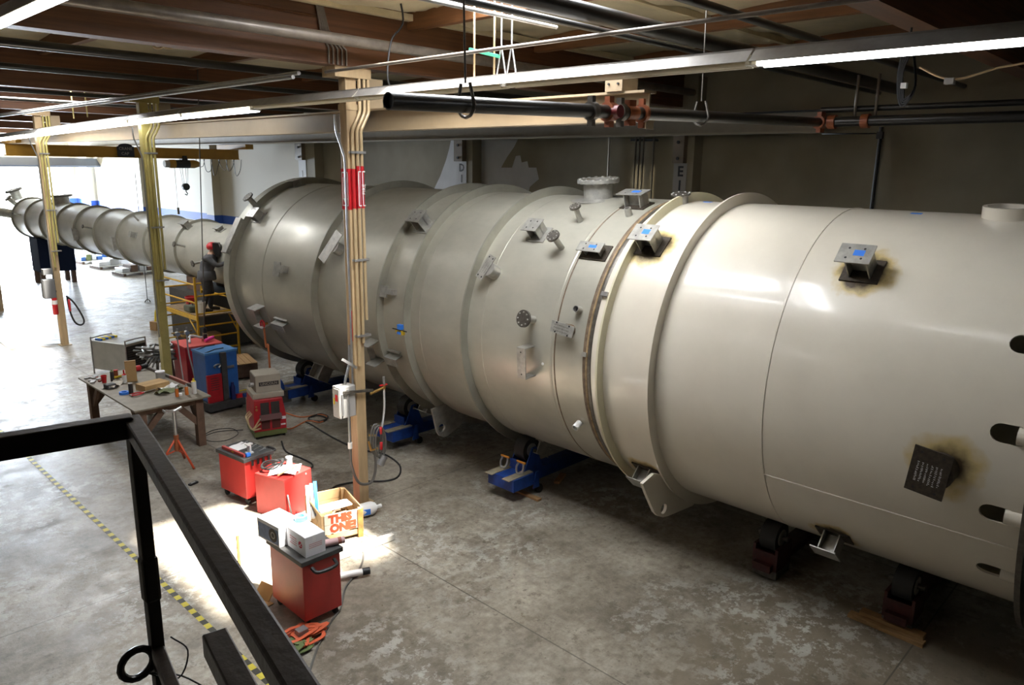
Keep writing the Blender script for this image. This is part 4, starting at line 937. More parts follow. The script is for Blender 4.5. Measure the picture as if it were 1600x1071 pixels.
a, b = W(226, 573, Z=TZ+.03), W(302, 604, Z=TZ+.03)
lv = tag(MB().bar(a, b, .05, .06).build('angle_bar', MATS['steel_dark']), 'long steel angle bar along the back edge of the work table', 'bar')
MB().bar(a+(b-a)*.55, a+(b-a)*.9, .052, .062).build('red_length', mat('dull_red', (.3, .09, .06), .6), lv)
def sheetpaper(t, w=.5, d=.3, m='paper', bend=.03):
    v = []; nx, ny = 10, 6
    for j in range(ny+1):
        for i in range(nx+1): v.append(((i/nx-.5)*w, (j/ny-.5)*d, .004+bend*(1+math.sin(i*.9+j*.7))*.5))
    q = MB(); q._add(v, [(j*(nx+1)+i, j*(nx+1)+i+1, (j+1)*(nx+1)+i+1, (j+1)*(nx+1)+i) for j in range(ny) for i in range(nx)], True); q._add([(p[0], p[1], p[2]-.003) for p in v], [(j*(nx+1)+i, (j+1)*(nx+1)+i, (j+1)*(nx+1)+i+1, j*(nx+1)+i+1) for j in range(ny) for i in range(nx)], True)
    return q.build('sheet', MATS[m], t)
ontab('paper_sheets', 'crumpled white papers right of the flat cardboard box', 'paper', 262, 606, lambda t: sheetpaper(t, .42, .26, 'paper', .05), .3)
ontab('work_gloves', 'olive leather gloves in front of the white papers', 'gloves', 264, 613, lambda t: (sheetpaper(t, .5, .2, 'olive_base', .07)), .15)
ontab('paper_sheets', 'rumpled pale rags and wrappers at the left side of the work table', 'rag', 178, 603, lambda t: sheetpaper(t, .5, .24, 'beige_panel', .06), .8)
ontab('small_parts', 'pile of bright small fittings at the far left corner of the work table', 'fittings', 147, 594, lambda t: [MB().cyl((.1*math.sin(i*2.4), .22*math.cos(i*1.7), 0), (.1*math.sin(i*2.4), .22*math.cos(i*1.7), .03), .03+.01*(i % 3), n=10).build('fitting', MATS['galv' if i % 3 else 'dull_red'], t) for i in range(12)])
# --- tripod pipe stand in front of the table
js = thing('pipe_stand', 'orange tripod pipe stand with a grey head', 'stand', (4.98, 12.95, 0))
MB().cyl((0, 0, .45), (0, 0, 1.02), .03, n=12).build('post', MATS['galv'], js)
MB().cyl((0, 0, .3), (0, 0, .6), .045, n=12).build('sleeve', MATS['pipe_orange'], js)
MB().bar((-.14, 0, 1.08), (0, 0, 1.03), .05, .03).bar((.14, 0, 1.08), (0, 0, 1.03), .05, .03).bar((-.16, .0, 1.09), (-.16, .0, 1.05), .12, .02, (1, 0, 0)).build('v_head', MATS['galv'], js)
for k in range(3): t_ = k*2*PI/3+.9; MB().tube([(0, 0, .55), (.36*math.cos(t_), .36*math.sin(t_), .02)], .02, 8).bar((0, 0, .32), (.2*math.cos(t_), .2*math.sin(t_), .26), .02, .02).build('leg', mat('stand_orange', (.60, .09, .03), .45), js)
# --- louvred rod oven / dryer
F, rz, w, d = corners((162, 585), (179, 593), (209, 584))
ov = thing('louvred_heater', 'silver box heater with a black louvred front behind the work table', 'heater', (6.52, 20.1, 0), rz)
w, d, hh = .62, 1.15, .86
MB().box(-w/2, w/2, -d/2, d/2, .12, hh).build('body', MATS['stainless'], ov, bevel=.02)
MB().box(-w/2+.02, w/2-.02, -d/2-.008, -d/2, .22, hh-.06).build('front_panel', MATS['black_paint'], ov)
for i in range(9): MB().bar((-w/2+.04, -d/2-.012, .26+i*.058), (w/2-.04, -d/2-.012, .26+i*.058), .03, .012, (0, .5, 1)).build('louvre', MATS['top_black'], ov)
MB().tube(spline([(-w/2, -d/2, .1), (-w/2, -d/2, hh), (-w/2+.06, -d/2, hh+.08), (w/2-.06, -d/2, hh+.08), (w/2, -d/2, hh), (w/2, -d/2, .1)], 4), .018, 8).build('handle_frame', MATS['galv'], ov)
MB().tube(spline([(-w/2, d/2, 0), (-w/2, d/2, hh), (-w/2+.06, d/2, hh+.06), (w/2-.06, d/2, hh+.06), (w/2, d/2, hh), (w/2, d/2, 0)], 4), .018, 8).build('rear_frame', MATS['galv'], ov)
for s in (-1, 1): MB().cyl((s*w/2, -d/2+.1, .08), (s*(w/2+.03), -d/2+.1, .08), .08, n=14).build('wheel', MATS['tyre'], ov)
for i in range(6): MB().box(-.25+i*.09, -.2+i*.09, .3, .5+.03*(i % 2), hh, hh+.05).build('rod_box', MATS['tool_yellow' if i % 2 else 'machine_blue'], ov)
# --- hose and lead rack behind the table
hr = thing('lead_rack', 'steel rack heaped with grey welding leads behind the work table', 'rack', (6.75, 17.9, 0))
for x in (-.25, .3):
    for y in (-.3, .3): MB().bar((x*1.3, y*1.3, 0), (x*.9, y*.8, .78), .05, .05, (1, 0, 0)).build('leg', MATS['dark_panel'], hr)
MB().box(-.35, .38, -.35, .35, .76, .80).build('shelf', MATS['dark_panel'], hr)
rnd = random.Random(11)
for i in range(9):
    pts = [(-.5+.13*k+rnd.uniform(-.05, .05), rnd.uniform(-.3, .3), .84+.03*i+rnd.uniform(-.02, .03)) for k in range(8)]; MB().tube(spline(pts, 4), .024, 7).build('lead', MATS['hose_grey' if i % 3 else 'galv'], hr)
for i in range(4): MB().tube(spline([(-.4+.1*i, -.3, .88), (-.62+.1*i, -.45, .7), (-.66+.12*i, -.5, .35), (-.5+.2*i, -.55, .03)], 5), .02, 7).build('lead', MATS['hose_grey'], hr)
# --- tall red welding source and blue welding set on its cart
rm = thing('welding_source', 'tall red welding power source with a dark front behind the middle column', 'machine', (7.35, 17.35, 0), -.05)
MB().box(-.42, .42, -.42, .42, .1, 1.12).build('body', MATS['weld_red'], rm, bevel=.02)
MB().box(-.12, .40, -.43, -.42, .16, 1.06).build('front_grille', mat('grille_brown', (.10, .022, .018), .6), rm)
MB().box(.42, .44, -.38, .38, .15, 1.05).build('side_panel', MATS['dark_panel'], rm)
MB().box(-.44, .44, -.44, .44, 1.12, 1.16).build('top_cover', mat('faded_red', (.52, .07, .06), .5), rm)
for i in range(3): MB().cyl((-.28, -.44, .55+.16*i), (-.18, -.50, .55+.16*i), .035, n=10).build('knob', MATS['rubber'], rm)
MB().tube(spline([(-.2, -.1, 1.18), (-.1, .1, 1.3), (.1, 0, 1.25), (.2, .2, 1.2)], 4), .03, 8).build('torch_cable', MATS['hose_white'], rm)
MB().cyl((.12, -.2, 1.2), (.36, -.1, 1.24), .04, n=10).build('pink_torch', mat('pink', (.7, .05, .3), .5), rm)
F, rz, w, d = corners((315, 637), (323, 646), (370, 638))
bl = thing('welding_set', 'blue and red welding set on a black cart by the work table', 'machine', (7.05, 15.75, 0), .02)
MB().box(-.4, .42, -.42, .4, .05, .22).build('cart_tray', MATS['top_black'], bl)
for sx in (-1, 1):
    for sy in (-1, 1): MB().cyl((sx*.34-.02, sy*.34, .045), (sx*.34+.02, sy*.34, .045), .045, n=12).build('caster', MATS['tyre'], bl)
MB().box(-.36, .36, -.28, .34, .22, 1.28).build('blue_cabinet', MATS['machine_blue'], bl, bevel=.02)
MB().box(-.37, .37, -.29, .35, 1.28, 1.32).build('blue_lid', mat('lid_blue', (.07, .22, .48), .4), bl)
MB().box(-.38, -.02, -.34, -.28, .22, .84).build('red_unit', MATS['weld_red'], bl, bevel=.01)
for i in range(6): MB().box(-.30, -.12, -.343, -.34, .5+i*.05, .515+i*.05).build('vent_slot', MATS['dark_panel'], bl)
MB().box(-.05, .07, -.38, -.30, .2, 1.30).build('black_strut', MATS['top_black'], bl)
MB().tube(spline([(-.16, -.30, .98), (-.2, -.34, 1.03), (-.12, -.35, 1.06), (-.05, -.33, 1.03), (-.10, -.33, .98)], 4), .018, 8).build('hook', MATS['galv'], bl)
MB().box(.02, .26, -.32, -.29, .92, .97).build('handle', MATS['galv'], bl)
MB().cyl((.17, -.36, .22), (.17, -.36, .5), .05, n=12).lathe([(.05, .5), (.03, .56), (.03, .6)], (.17, -.36, 0), (0, 0, 1), 12).build('blue_cylinder', mat('navy', (.01, .02, .12), .4), bl)
MB().box(.25, .40, -.38, -.30, .22, .30).build('red_cable_clip', MATS['sign_red'], bl)
for i, s in enumerate((-1, 1)): MB().tube([(-.37+.0*i, s*.2, 1.3), (-.1, s*.2, 1.36), (.1, s*.2, 1.36)], .012, 6).build('lift_bar', MATS['rubber'], bl)
# regulators with white hoses hanging in front of the red welding source
rg = thing('regulator_set', 'gas regulators with white hoses hanging by the middle column', 'regulator', (6.72, 16.78, 1.55))
for i, x in enumerate((-.05, .16)):
    MB().cyl((x, 0, 0), (x, -.09, 0), .05, n=14).cyl((x, -.02, .0), (x+.02, -.02, .12), .022, n=8).build('gauge', MATS['galv'], rg)
    MB().tube(spline([(x, -.02, -.03), (x+.01, -.04, -.5), (x+.03+.05*i, -.06, -1.0), (x+.05+.06*i, -.05, -1.45)], 5), .016, 7).build('hose', MATS['hose_white'], rg)
MB().cyl((-.16, 0, .02), (.3, 0, .02), .016, n=8).cyl((0, 0, -.03), (.2, 0, -.16), .03, n=8).build('manifold', MATS['brass'], rg)
# --- wooden pallet box by the blue set
pb = thing('wooden_crate', 'low wooden box with slatted top behind the blue welding set', 'crate', (8.55, 17.95, 0), -.25)
for i in range(6): MB().box(-.42+i*.142, -.42+i*.142+.13, -.55, .55, .38, .40).build('slat', MATS['plank'], pb)
for s in (-1, 1): MB().box(-.42, .42, s*.53-.015, s*.53+.015, .05, .38).build('side_board', MATS['old_wood'], pb); MB().box(s*.41-.015, s*.41+.015, -.52, .52, .05, .38).build('side_board', MATS['old_wood'], pb)
for s in (-1, 1): MB().box(-.4, .4, s*.4-.05, s*.4+.05, 0, .05).build('skid', MATS['old_wood'], pb)
# --- red inverter welder with beige wire feeder
F, rz, w, d = corners((390, 668), (405, 687), (457, 684))
wl = thing('arc_welder', 'red arc welder on an olive wheeled base', 'welder', (6.98, 13.48, 0), -.28)
w, d = .62, .72
MB().box(-w/2, w/2, -d/2, d/2, .06, .16).build('base', MATS['olive_base'], wl)
MB().prism([(-w/2, -d/2, .16), (w/2, -d/2, .16), (w/2, -d/2, .46), (w/2-.05, -d/2+.02, .80), (-w/2+.03, -d/2+.02, .80), (-w/2, -d/2, .46)], (0, d, 0)).build('case', MATS['weld_red'], wl, bevel=.012)
for zz0, zz1 in ((.50, .74), (.20, .38)):
    for x in (-.17, .03): MB().box(x, x+.16, -d/2-.006, -d/2+.02, zz0, zz1).build('vent_grille', MATS['dark_panel'] if zz0 > .4 else MATS['grille_brown'], wl)
MB().prism([(-.2, -d/2, .50), (-.2, -d/2-.07, .40), (-.2, -d/2, .40)], (.42, 0, 0)).build('hood', MATS['grille_brown'], wl)
MB().box(.2, .29, -d/2-.004, -d/2, .24, .27).box(.22, .30, -d/2-.006, -d/2, .36, .42).build('label_plate', MATS['carton_white'], wl)
MB().cyl((-.25, -d/2, .62), (-.25, -d/2-.03, .62), .02, n=10).cyl((-.25, -d/2, .68), (-.25, -d/2-.02, .68), .015, n=10).build('socket', MATS['brass'], wl)
for sx in (-1, 1):
    for sy in (-1, 1): MB().cyl((sx*.26-.02, sy*.3, .04), (sx*.26+.02, sy*.3, .04), .04, n=12).build('caster', MATS['tyre'], wl)
for i in range(3): MB().tube(spline([(-.31, -.2+.1*i, .5), (-.40, -.25+.1*i, .4), (-.36, -.4, .25), (-.2, -.42, .45-.1*i)], 5), .015, 7).build('lead', MATS['conduit_tan'], wl)
wf = thing('wire_feeder', 'beige wire feeder box on top of the red arc welder', 'feeder', (7.0, 13.5, .80), -.28)
MB().box(-.30, .30, -.30, .30, 0, .11).build('tray', MATS['beige_panel'], wf, bevel=.01)
MB().box(-.22, .26, -.24, .26, .11, .46).build('cabinet', MATS['beige_panel'], wf, bevel=.01)
MB().box(-.23, -.22, -.22, .24, .13, .44).build('side_panel', mat('brown_panel', (.16, .12, .09), .6), wf)
pl_ = MB().box(-.16, .22, -.246, -.24, .24, .32).build('name_plate', MATS['dark_panel'], wf)
text('LINCOLN', .075, MATS['beige_panel'], pl_, T(.03, -.247, .28) @ Euler((PI/2, 0, 0)).to_matrix().to_4x4(), name='plate_lettering')
MB().cyl((-.3, -.1, .26), (-.23, -.1, .26), .04, n=12).cyl((-.3, .05, .2), (-.23, .05, .2), .03, n=10).build('socket', MATS['galv'], wf)
# --- red tool cabinets
def cabinet(l, f, r, label, h, top, z0=.12, wmin=None, group='red tool cabinets'):
    F, rz, w, d = corners(l, f, r); w = max(w, wmin or 0)
    t = thing('tool_cabinet', label, 'cabinet', F, rz, group)
    MB().box(0, w, 0, d, z0, h).build('body', MATS['cab_red'], t, bevel=.008)
    if z0 > .05:
        for x in (.06, w-.06):
            for y in (.07, d-.07): MB().cyl((x-.018, y, .05), (x+.018, y, .05), .05, n=14).box(x-.03, x+.03, y-.03, y+.03, .07, z0).build('caster', MATS['tyre'], t)
    if top:
        MB().box(-.03, w+.03, -.03, d+.03, h, h+.06).build('top_tray', MATS['top_black'], t, bevel=.006)
    return t, w, d, rz, F
k1, w1, d1, rz1, F1 = cabinet((355, 770), (387, 792), (428, 776), 'red wheeled tool cabinet with a cluttered black top, farthest of the three', .74, True)
for x in (.1, .2, .3, .4): MB().box(x, x+.04, -.034, -.026, .66, .76).build('tool_slot', MATS['rubber'], k1)
MB().tube(spline([(w1+.03, .04, .77), (w1+.09, .02, .78), (w1+.09, .2, .78), (w1+.03, .2, .77)], 4), .02, 8).build('side_handle', MATS['rubber'], k1)
k2, w2, d2, rz2, F2 = cabinet((418, 793), (447, 815), (489, 792), 'plain red cabinet with papers and a cable on top, middle of the three', .66, False, 0.0)
MB().box(.0, .012, -.012, 0, .02, .64).build('side_edge', MATS['cab_red'], k2); MB().cyl((w2*.8, -.004, .60), (w2*.8, -.0, .60), .018, n=12).build('lock', MATS['galv'], k2)
k3, w3, d3, rz3, F3 = cabinet((418, 948), (478, 985), (535, 958), 'nearest red wheeled tool cabinet carrying two white cartons', .82, True, .10)
hd = MB(); hd.tube(spline([(.1, -.03, .77), (.12, -.11, .74), (w3*.5, -.14, .74), (w3-.12, -.11, .74), (w3-.1, -.03, .77)], 6), .022, 8); hd.build('pull_handle', MATS['rubber'], k3)
MB().box(.015, .03, d3*.2, d3*.75, .68, .70).at(Matrix()).build('trim', MATS['cab_red'], k3)
def local(k, x, y, z): return wmat(k) @ Vector((x, y, z))
# things on the far cabinet
tz = .80
def oncab(k, name, label, cat, x, y, z, build, rz=0):
    p = local(k, x, y, z); t = thing(name, label, cat, p, k.rotation_euler.z+rz); build(t); return t
oncab(k1, 'paper_sheets', 'white paper sheet on the farthest red cabinet', 'paper', .25, d1*.72, tz, lambda t: sheetpaper(t, .36, .26, 'paper', .01), .2)
oncab(k1, 'white_bracket', 'white spool bracket at the front of the farthest red cabinet', 'bracket', .2, .16, tz, lambda t: (MB().box(-.05, .05, -.05, .05, 0, .02).build('foot', MATS['plastic_white'], t), MB().box(-.015, .015, -.04, .04, .02, .14).build('stem', MATS['plastic_white'], t), MB().box(-.05, .05, -.04, .04, .14, .16).build('head', MATS['plastic_white'], t)))
oncab(k1, 'tape_measure', 'blue tape measure at the front corner of the farthest red cabinet', 'tool', .1, .05, tz, lambda t: (MB().box(-.04, .04, -.03, .03, 0, .06).build('case', MATS['blue_tape'], t, bevel=.012), MB().box(.04, .05, -.012, .012, 0, .012).build('hook', MATS['galv'], t)))
oncab(k1, 'spirit_level', 'red spirit level along the left edge of the farthest red cabinet', 'tool', .05, d1*.5, tz, lambda t: (MB().box(-.02, .02, -.3, .3, 0, .05).build('rail', MATS['faded_red'], t), MB().box(-.021, .021, -.03, .03, .015, .035).build('vial', MATS['tool_yellow'], t)))
for i in range(5): oncab(k1, 'wrench', ['short wrench nearest the front', 'second wrench from the front', 'middle wrench', 'fourth wrench from the front', 'rearmost wrench'][i]+' in the row at the right of the farthest red cabinet', 'wrench', w1-.10, .12+i*.12, tz, lambda t: (MB().box(-.07, .07, -.008, .008, 0, .01).build('shaft', MATS['galv'], t), MB().cyl((.08, 0, 0), (.08, 0, .012), .022, n=10).build('head', MATS['galv'], t)), .3)
# on the middle cabinet
z2 = .66
oncab(k2, 'paper_sheets', 'rumpled white drawings on the middle red cabinet', 'paper', w2*.5, d2*.42, z2, lambda t: sheetpaper(t, .42, .42, 'paper', .05), .5)
def coil(t):
    for i in range(4): MB().tube([(.17*math.cos(k*PI/9)*(1+.08*i), .13*math.sin(k*PI/9)*(1-.05*i), .05+.015*i+.02*math.sin(k*.9+i)) for k in range(18)], .012, 7, closed=True).build('loop', MATS['rubber'], t)
oncab(k2, 'cable_coil', 'coiled black cable at the back of the middle red cabinet', 'cable', w2*.45, d2*.8, z2, coil)
oncab(k2, 'paint_tin', 'silver tin with a white lid on the middle red cabinet', 'tin', w2*.86, d2*.62, z2, can(.05, .12, 'galv', .015, 'paper'))
oncab(k2, 'wood_stick', 'thin wooden stick lying on the middle red cabinet', 'stick', w2*.4, d2*.22, z2+.05, lambda t: (MB().bar((-.22, 0, .0), (.2, .03, .01), .02, .012).build('blade', MATS['crate_wood'], t), MB().bar((.18, .02, .0), (.24, .035, .01), .026, .016).build('tip', MATS['plank'], t)))
p = local(k2, w2*.12, -.05, 0); tag(MB().tube([p+Vector((0, -.02, .03)), local(k2, .04, -.02, .42)], .014, 8).build('steel_rod', MATS['galv']), 'thin bright rod leaning against the front of the middle red cabinet', 'rod')
# cartons on the nearest cabinet
Zc = .88
def cartonpx(l, f, r, h, label, deco):
    F, rz, w, d = corners(l, f, r, Zc); t = thing('carton', label, 'box', F, rz, 'white cartons on the nearest cabinet')
    MB().box(0, w, 0, d, 0, h).build('body', MATS['carton_white'], t, bevel=.004); deco(t, w, d, h)
def deco_r(t, w, d, h):
    red = mat('logo_red', (.55, .02, .05), .6); S_ = Euler((PI/2, 0, -PI/2)).to_matrix().to_4x4()   # on the left (-x) face
    lg = MB().cyl((-.0005, d*.24, h*.50), (-.0012, d*.24, h*.50), .042, n=24).build('logo_disc', red, t)
    MB().bar((-.0016, d*.24+.028, h*.50-.02), (-.0016, d*.24-.028, h*.50+.026), .002, .010, (0, 1, 1)).box(-.0018, -.0012, d*.24-.03, d*.24+.02, h*.5-.016, h*.5-.008).build('logo_stroke', MATS['carton_white'], lg)
    for i, (tx, sz) in enumerate((('TURBINATES', .026), ('INTERNATIONAL', .02), ('PRODUCTS', .026))):
        pass
    q = MB(); rnd = random.Random(5)
    for i in range(4):                                         # printed lines, too small to read
        yy = d*.42; n = 10 if i != 2 else 8
        for k in range(n): q.box(-.0012, -.0004, yy+.016*k, yy+.016*k+.010*rnd.uniform(.6, 1), h*.62-.028*i, h*.62-.028*i+.014)
    q.build('print_lines', red, t)['kind'] = 'stuff'
    q = MB()
    for i in range(3):
        for k in range(12): q.box(w*.18+k*w*.055, w*.18+k*w*.055+w*.04, -.0012, -.0004, h*.40+.022*i, h*.40+.022*i+.009)
    q.build('print_lines', mat('print_pink', (.55, .2, .22), .6), t)['kind'] = 'stuff'
    MB().box(w*.35, w*.52, -.001, 0, h*.72, h).build('tape_strip', MATS['paper'], t)
    MB().box(0.0, w, d*.48, d*.52, h, h+.0015).build('lid_seam', MATS['box_grey'], t)
def deco_l(t, w, d, h):
    MB().box(-.0012, -.0002, .02, d-.02, .02, h-.05).build('blue_panel', mat('print_blue', (.22, .30, .50), .6, var=.3, scale=9), t)
    MB().lathe([(.0, 0), (.085, 0), (.085, .001), (0, .001)], (-.002, d*.28, h*.46), (1, 0, 0), 24).build('fan_print', MATS['dark_panel'], t)
    MB().lathe([(.03, 0), (.045, 0), (.045, .0014), (.03, .0014)], (-.0030, d*.28, h*.46), (1, 0, 0), 20, closed=True).build('fan_ring', MATS['box_grey'], t)
    MB().box(0.0, w, d*.48, d*.52, h, h+.0015).build('lid_seam', MATS['box_grey'], t)
cartonpx((437, 853), (478, 873), (509, 861), .25, 'white carton with red print and a round red logo on the nearest cabinet', deco_r)
cartonpx((404, 838), (437, 857), (472, 842), .26, 'white carton with a blue printed side and fan picture on the nearest cabinet', deco_l)
oncab(k3, 'tape_roll', 'roll of light blue tape on the blue printed carton', 'tape', w3*.55, d3*.62, Zc+.26, lambda t: MB().lathe([(.04, 0), (.075, 0), (.075, .05), (.04, .05)], (0, 0, 0), (0, 0, 1), 20, closed=True).build('roll', mat('tape_sky', (.1, .45, .8), .5), t))
def roll(t): MB().pipe((-.06, 0, .045), (.3, .0, .045), .042, .034, 18).build('tube', mat('roll_pink', (.55, .36, .36), .7), t); MB().cyl((.22, 0, .045), (.26, 0, .045), .043, n=18).build('band', MATS['dull_red'], t)
oncab(k3, 'paper_roll', 'rolled paper tube sticking out beside the red printed carton', 'tube', w3*.62, .14, Zc, roll, -.35)
# --- slatted crate with sprayed lettering
F, rz, w, d = corners((462, 823), (506, 852), (563, 838))
cr = thing('slatted_crate', 'open wooden crate sprayed with orange letters, full of offcuts', 'crate', (F.x, F.y, 0), rz); h = .44; w, d = .58, .82
for x in (0, w-.05):
    for y in (0, d-.05): MB().box(x, x+.05, y, y+.05, 0, h).build('corner_post', MATS['crate_wood'], cr)
brd = []
for i, (z0, z1) in enumerate(((.06, .13), (.155, .29), (.295, .44))):
    brd.append(MB().box(0.02, w-.02, -.018, 0, z0, z1).build('slat', mat('crate_paint', (.42, .39, .33), .8, var=.15) if i else MATS['crate_wood'], cr)); MB().box(0.02, w-.02, d, d+.018, z0, z1).build('slat', MATS['crate_wood'], cr)
    MB().box(-.018, 0, 0, d, z0, z1).build('slat', MATS['crate_wood'], cr); MB().box(w, w+.018, 0, d, z0, z1).build('slat', MATS['crate_wood'], cr)
MB().box(w-.075, w, -.036, -.018, 0, h).build('batten', mat('orange_batten', (.36, .17, .04), .7, col2=(.3, .05, .01), scale=6), cr)
MB().box(.02, w-.02, .02, d-.02, .03, .06).build('bottom_board', MATS['crate_wood'], cr)
RX = Euler((PI/2, 0, 0)).to_matrix().to_4x4()
text('THIS', .165, MATS['spray_orange'], brd[2], T(w*.43, -.0195, .365) @ RX, name='sprayed_lettering', bold=.012)
text('ONE!', .165, MATS['spray_orange'], brd[1], T(w*.50, -.0195, .222) @ RX, name='sprayed_lettering', bold=.012)
def incrate(name, label, cat, x, y, z, build, rz=0):
    p = local(cr, x, y, z); t = thing(name, label, cat, p, cr.rotation_euler.z+rz); build(t)
incrate('timber_offcut', 'pale board lying across the top of the crate', 'board', .3, .4, .36, lambda t: (MB().box(-.26, .24, -.1, .1, 0, .02).build('board', MATS['white_lamp'], t), MB().box(-.26, .2, -.102, .1, .02, .024).build('face', MATS['paper'], t)), .1)
incrate('cardboard_sheet', 'brown cardboard sheet leaning out at the left of the crate', 'cardboard', .03, .15, .30, lambda t: (MB().at(Matrix.Rotation(.7, 4, 'X')).box(-.05, .34, -.01, .0, -.12, .14).build('sheet', MATS['cardboard'], t), MB().at(Matrix.Rotation(.7, 4, 'X')).box(-.05, .34, -.012, -.01, .12, .14).build('fold', MATS['plank'], t)), .1)
for i in range(5): incrate('steel_offcut', ['left', 'second', 'third', 'fourth', 'right'][i]+' rusty bent bar among the scrap in the crate', 'scrap', .16+.08*i, .2+.05*i, .10, lambda t: (MB().bar((-.12, -.1, 0), (.12, .12, .24), .03, .03).build('bar', MATS['old_wood'], t), MB().bar((.12, .12, .24), (.2, .1, .25), .03, .03).build('bent_end', MATS['seam_brown'], t)), .5*i)
for i in range(3):
    a, b = local(cr, -.12+.06*i, .25, .30+.03*i), local(cr, .06+.06*i, .95, .52+.02*i)
    tag(MB().bar(a, b, .05, .035).build('long_strip', MATS[('white_lamp', 'galv', 'machine_blue')[i]]), ['white', 'grey metal', 'blue edged'][i]+' long strip sticking out of the back of the crate', 'strip')
# white jug behind the crate
p = W(573, 806, Z=0); jg = thing('plastic_jug', 'white plastic jug lying with a blue label beside the column foot', 'jug', (p.x, p.y, 0), -.4)
MB().lathe([(.0, -.17), (.09, -.17), (.105, -.14), (.105, .08), (.08, .14), (.03, .17), (.03, .2)], (0, 0, .107), (1, .15, 0), 20).build('body', MATS['plastic_white'], jg)
MB().cyl((.2, .03, .107), (.24, .036, .107), .035, n=14).build('cap', MATS['plastic_white'], jg)
MB().box(-.08, .04, -.109, -.100, .06, .15).build('blue_label', MATS['blue_tape'], jg)
# timber, tubes, leads on the floor around the crate
a, b = W(500, 880, Z=.05), W(614, 838, Z=.05); tag(MB().bar(a, b, .09, .08).build('timber', MATS['white_lamp']), 'long pale timber lying in front of the crate', 'timber')
a, b = W(520, 903, Z=.07), W(566, 894, Z=.07); tb2 = tag(MB().cyl(a, b, .045, n=16).build('white_tube', MATS['plastic_white']), 'white tube lying behind the nearest red cabinet', 'tube'); MB().cyl(b, b+(b-a).normalized()*.10, .047, n=16).build('black_end', MATS['rubber'], tb2)
cable = [W(a, b, Z=.015) for a, b in ((566, 845), (568, 870), (560, 892), (540, 918), (532, 950), (515, 975), (497, 1010), (485, 1045), (474, 1075), (462, 1110))]
tag(MB().tube(spline(cable, 5), .014, 7).build('power_cable', MATS['hose_grey']), 'grey cable running past the nearest red cabinet to the bottom edge', 'cable')
a, b = W(377, 928, Z=.0), W(376, 832, Z=.0)
st = MB().bar((a.x, a.y, .02), (a.x+.02, a.y+.03, .78), .03, .02, (0, 1, 0)).build('wood_stake', mat('stake', (.5, .22, .05), .7)); tag(st, 'thin upright wooden stake in the sunlit patch', 'stake')
MB().box(a.x-.12, a.x+.12, a.y-.1, a.y+.1, 0, .02).build('stake_foot', MATS['stake'], st)
p = W(402, 945, Z=0); cs = thing('cardboard_flap', 'folded cardboard piece lying left of the nearest red cabinet', 'cardboard', (p.x, p.y, 0), .2)
MB().box(-.2, .12, -.16, .12, 0, .012).build('base_flap', MATS['cardboard'], cs); MB().at(T(.1, .05, 0.0, 0, 0, -.9)).box(-.0, .2, -.14, .12, 0, .012).build('raised_flap', MATS['cardboard'], cs)
# ratchet straps
sp = thing('ratchet_straps', 'tangled orange ratchet straps on the floor in front of the nearest cabinet', 'straps', W(472, 1000, Z=0)); rnd = random.Random(4)
def ribbon(pts, w, m, name, parent, side=(0, 0, 1)):
    q = MB(); pts = spline(pts, 5)
    for i in range(len(pts)-1): q.bar(pts[i], pts[i+1]+(pts[i+1]-pts[i])*.08, w, .008, side)
    return q.build(name, MATS[m], parent)
mat('strap_orange', (.55, .10, .035), .7); mat('strap_green', (.11, .15, .05), .8)
for i in range(6):
    a0 = rnd.uniform(0, 6.28); pts = []
    for k in range(7): a0 += rnd.uniform(.6, 1.5); rr = rnd.uniform(.06, .30); pts.append((rr*1.1*math.cos(a0), rr*.8*math.sin(a0), .02+.012*i+.03*rnd.random()))
    ribbon(pts, .045, 'strap_orange', 'strap', sp)
MB().box(-.06, .06, -.05, .05, .08, .14).build('ratchet', MATS['galv'], sp)
sg_ = thing('lifting_sling', 'crumpled green sling beside the orange straps', 'sling', W(454, 1020, Z=0))
for i in range(5):
    a0 = rnd.uniform(0, 6.28); pts = []
    for k in range(6): a0 += rnd.uniform(.7, 1.6); rr = rnd.uniform(.05, .24); pts.append((rr*1.2*math.cos(a0), rr*.7*math.sin(a0), .015+.012*i+.03*rnd.random()))
    ribbon(pts, .06, 'strap_green', 'strap', sg_)
tag(MB().tube(spline([W(a, b, Z=.015) for a, b in ((395, 953), (412, 966), (428, 972), (432, 990), (431, 1003), (440, 1008))], 5), .018, 7).build('rope', mat('rope_tan', (.42, .36, .16), .8)), 'yellowish rope leading to the green sling', 'rope')
# floor tape
tp = thing('floor_tape', 'yellow and black hazard tape line on the floor', 'tape', (3.22, 4, 0)); tm = mat('tape_yellow', (.62, .52, .04), .5, var=.25, scale=12); tk = mat('tape_dark', (.03, .03, .02), .5)
y = 5.9; i = 0; ym = None
sq = bpy.data.meshes.new('tape_piece')
while y < 28:
    L_ = .105; o = MB().box(-.035, .035, 0, L_, .0005, .0025).build('tape_stripe', tm if i % 2 else tk, tp); o.location = (0, y-4, 0); y += L_; i += 1
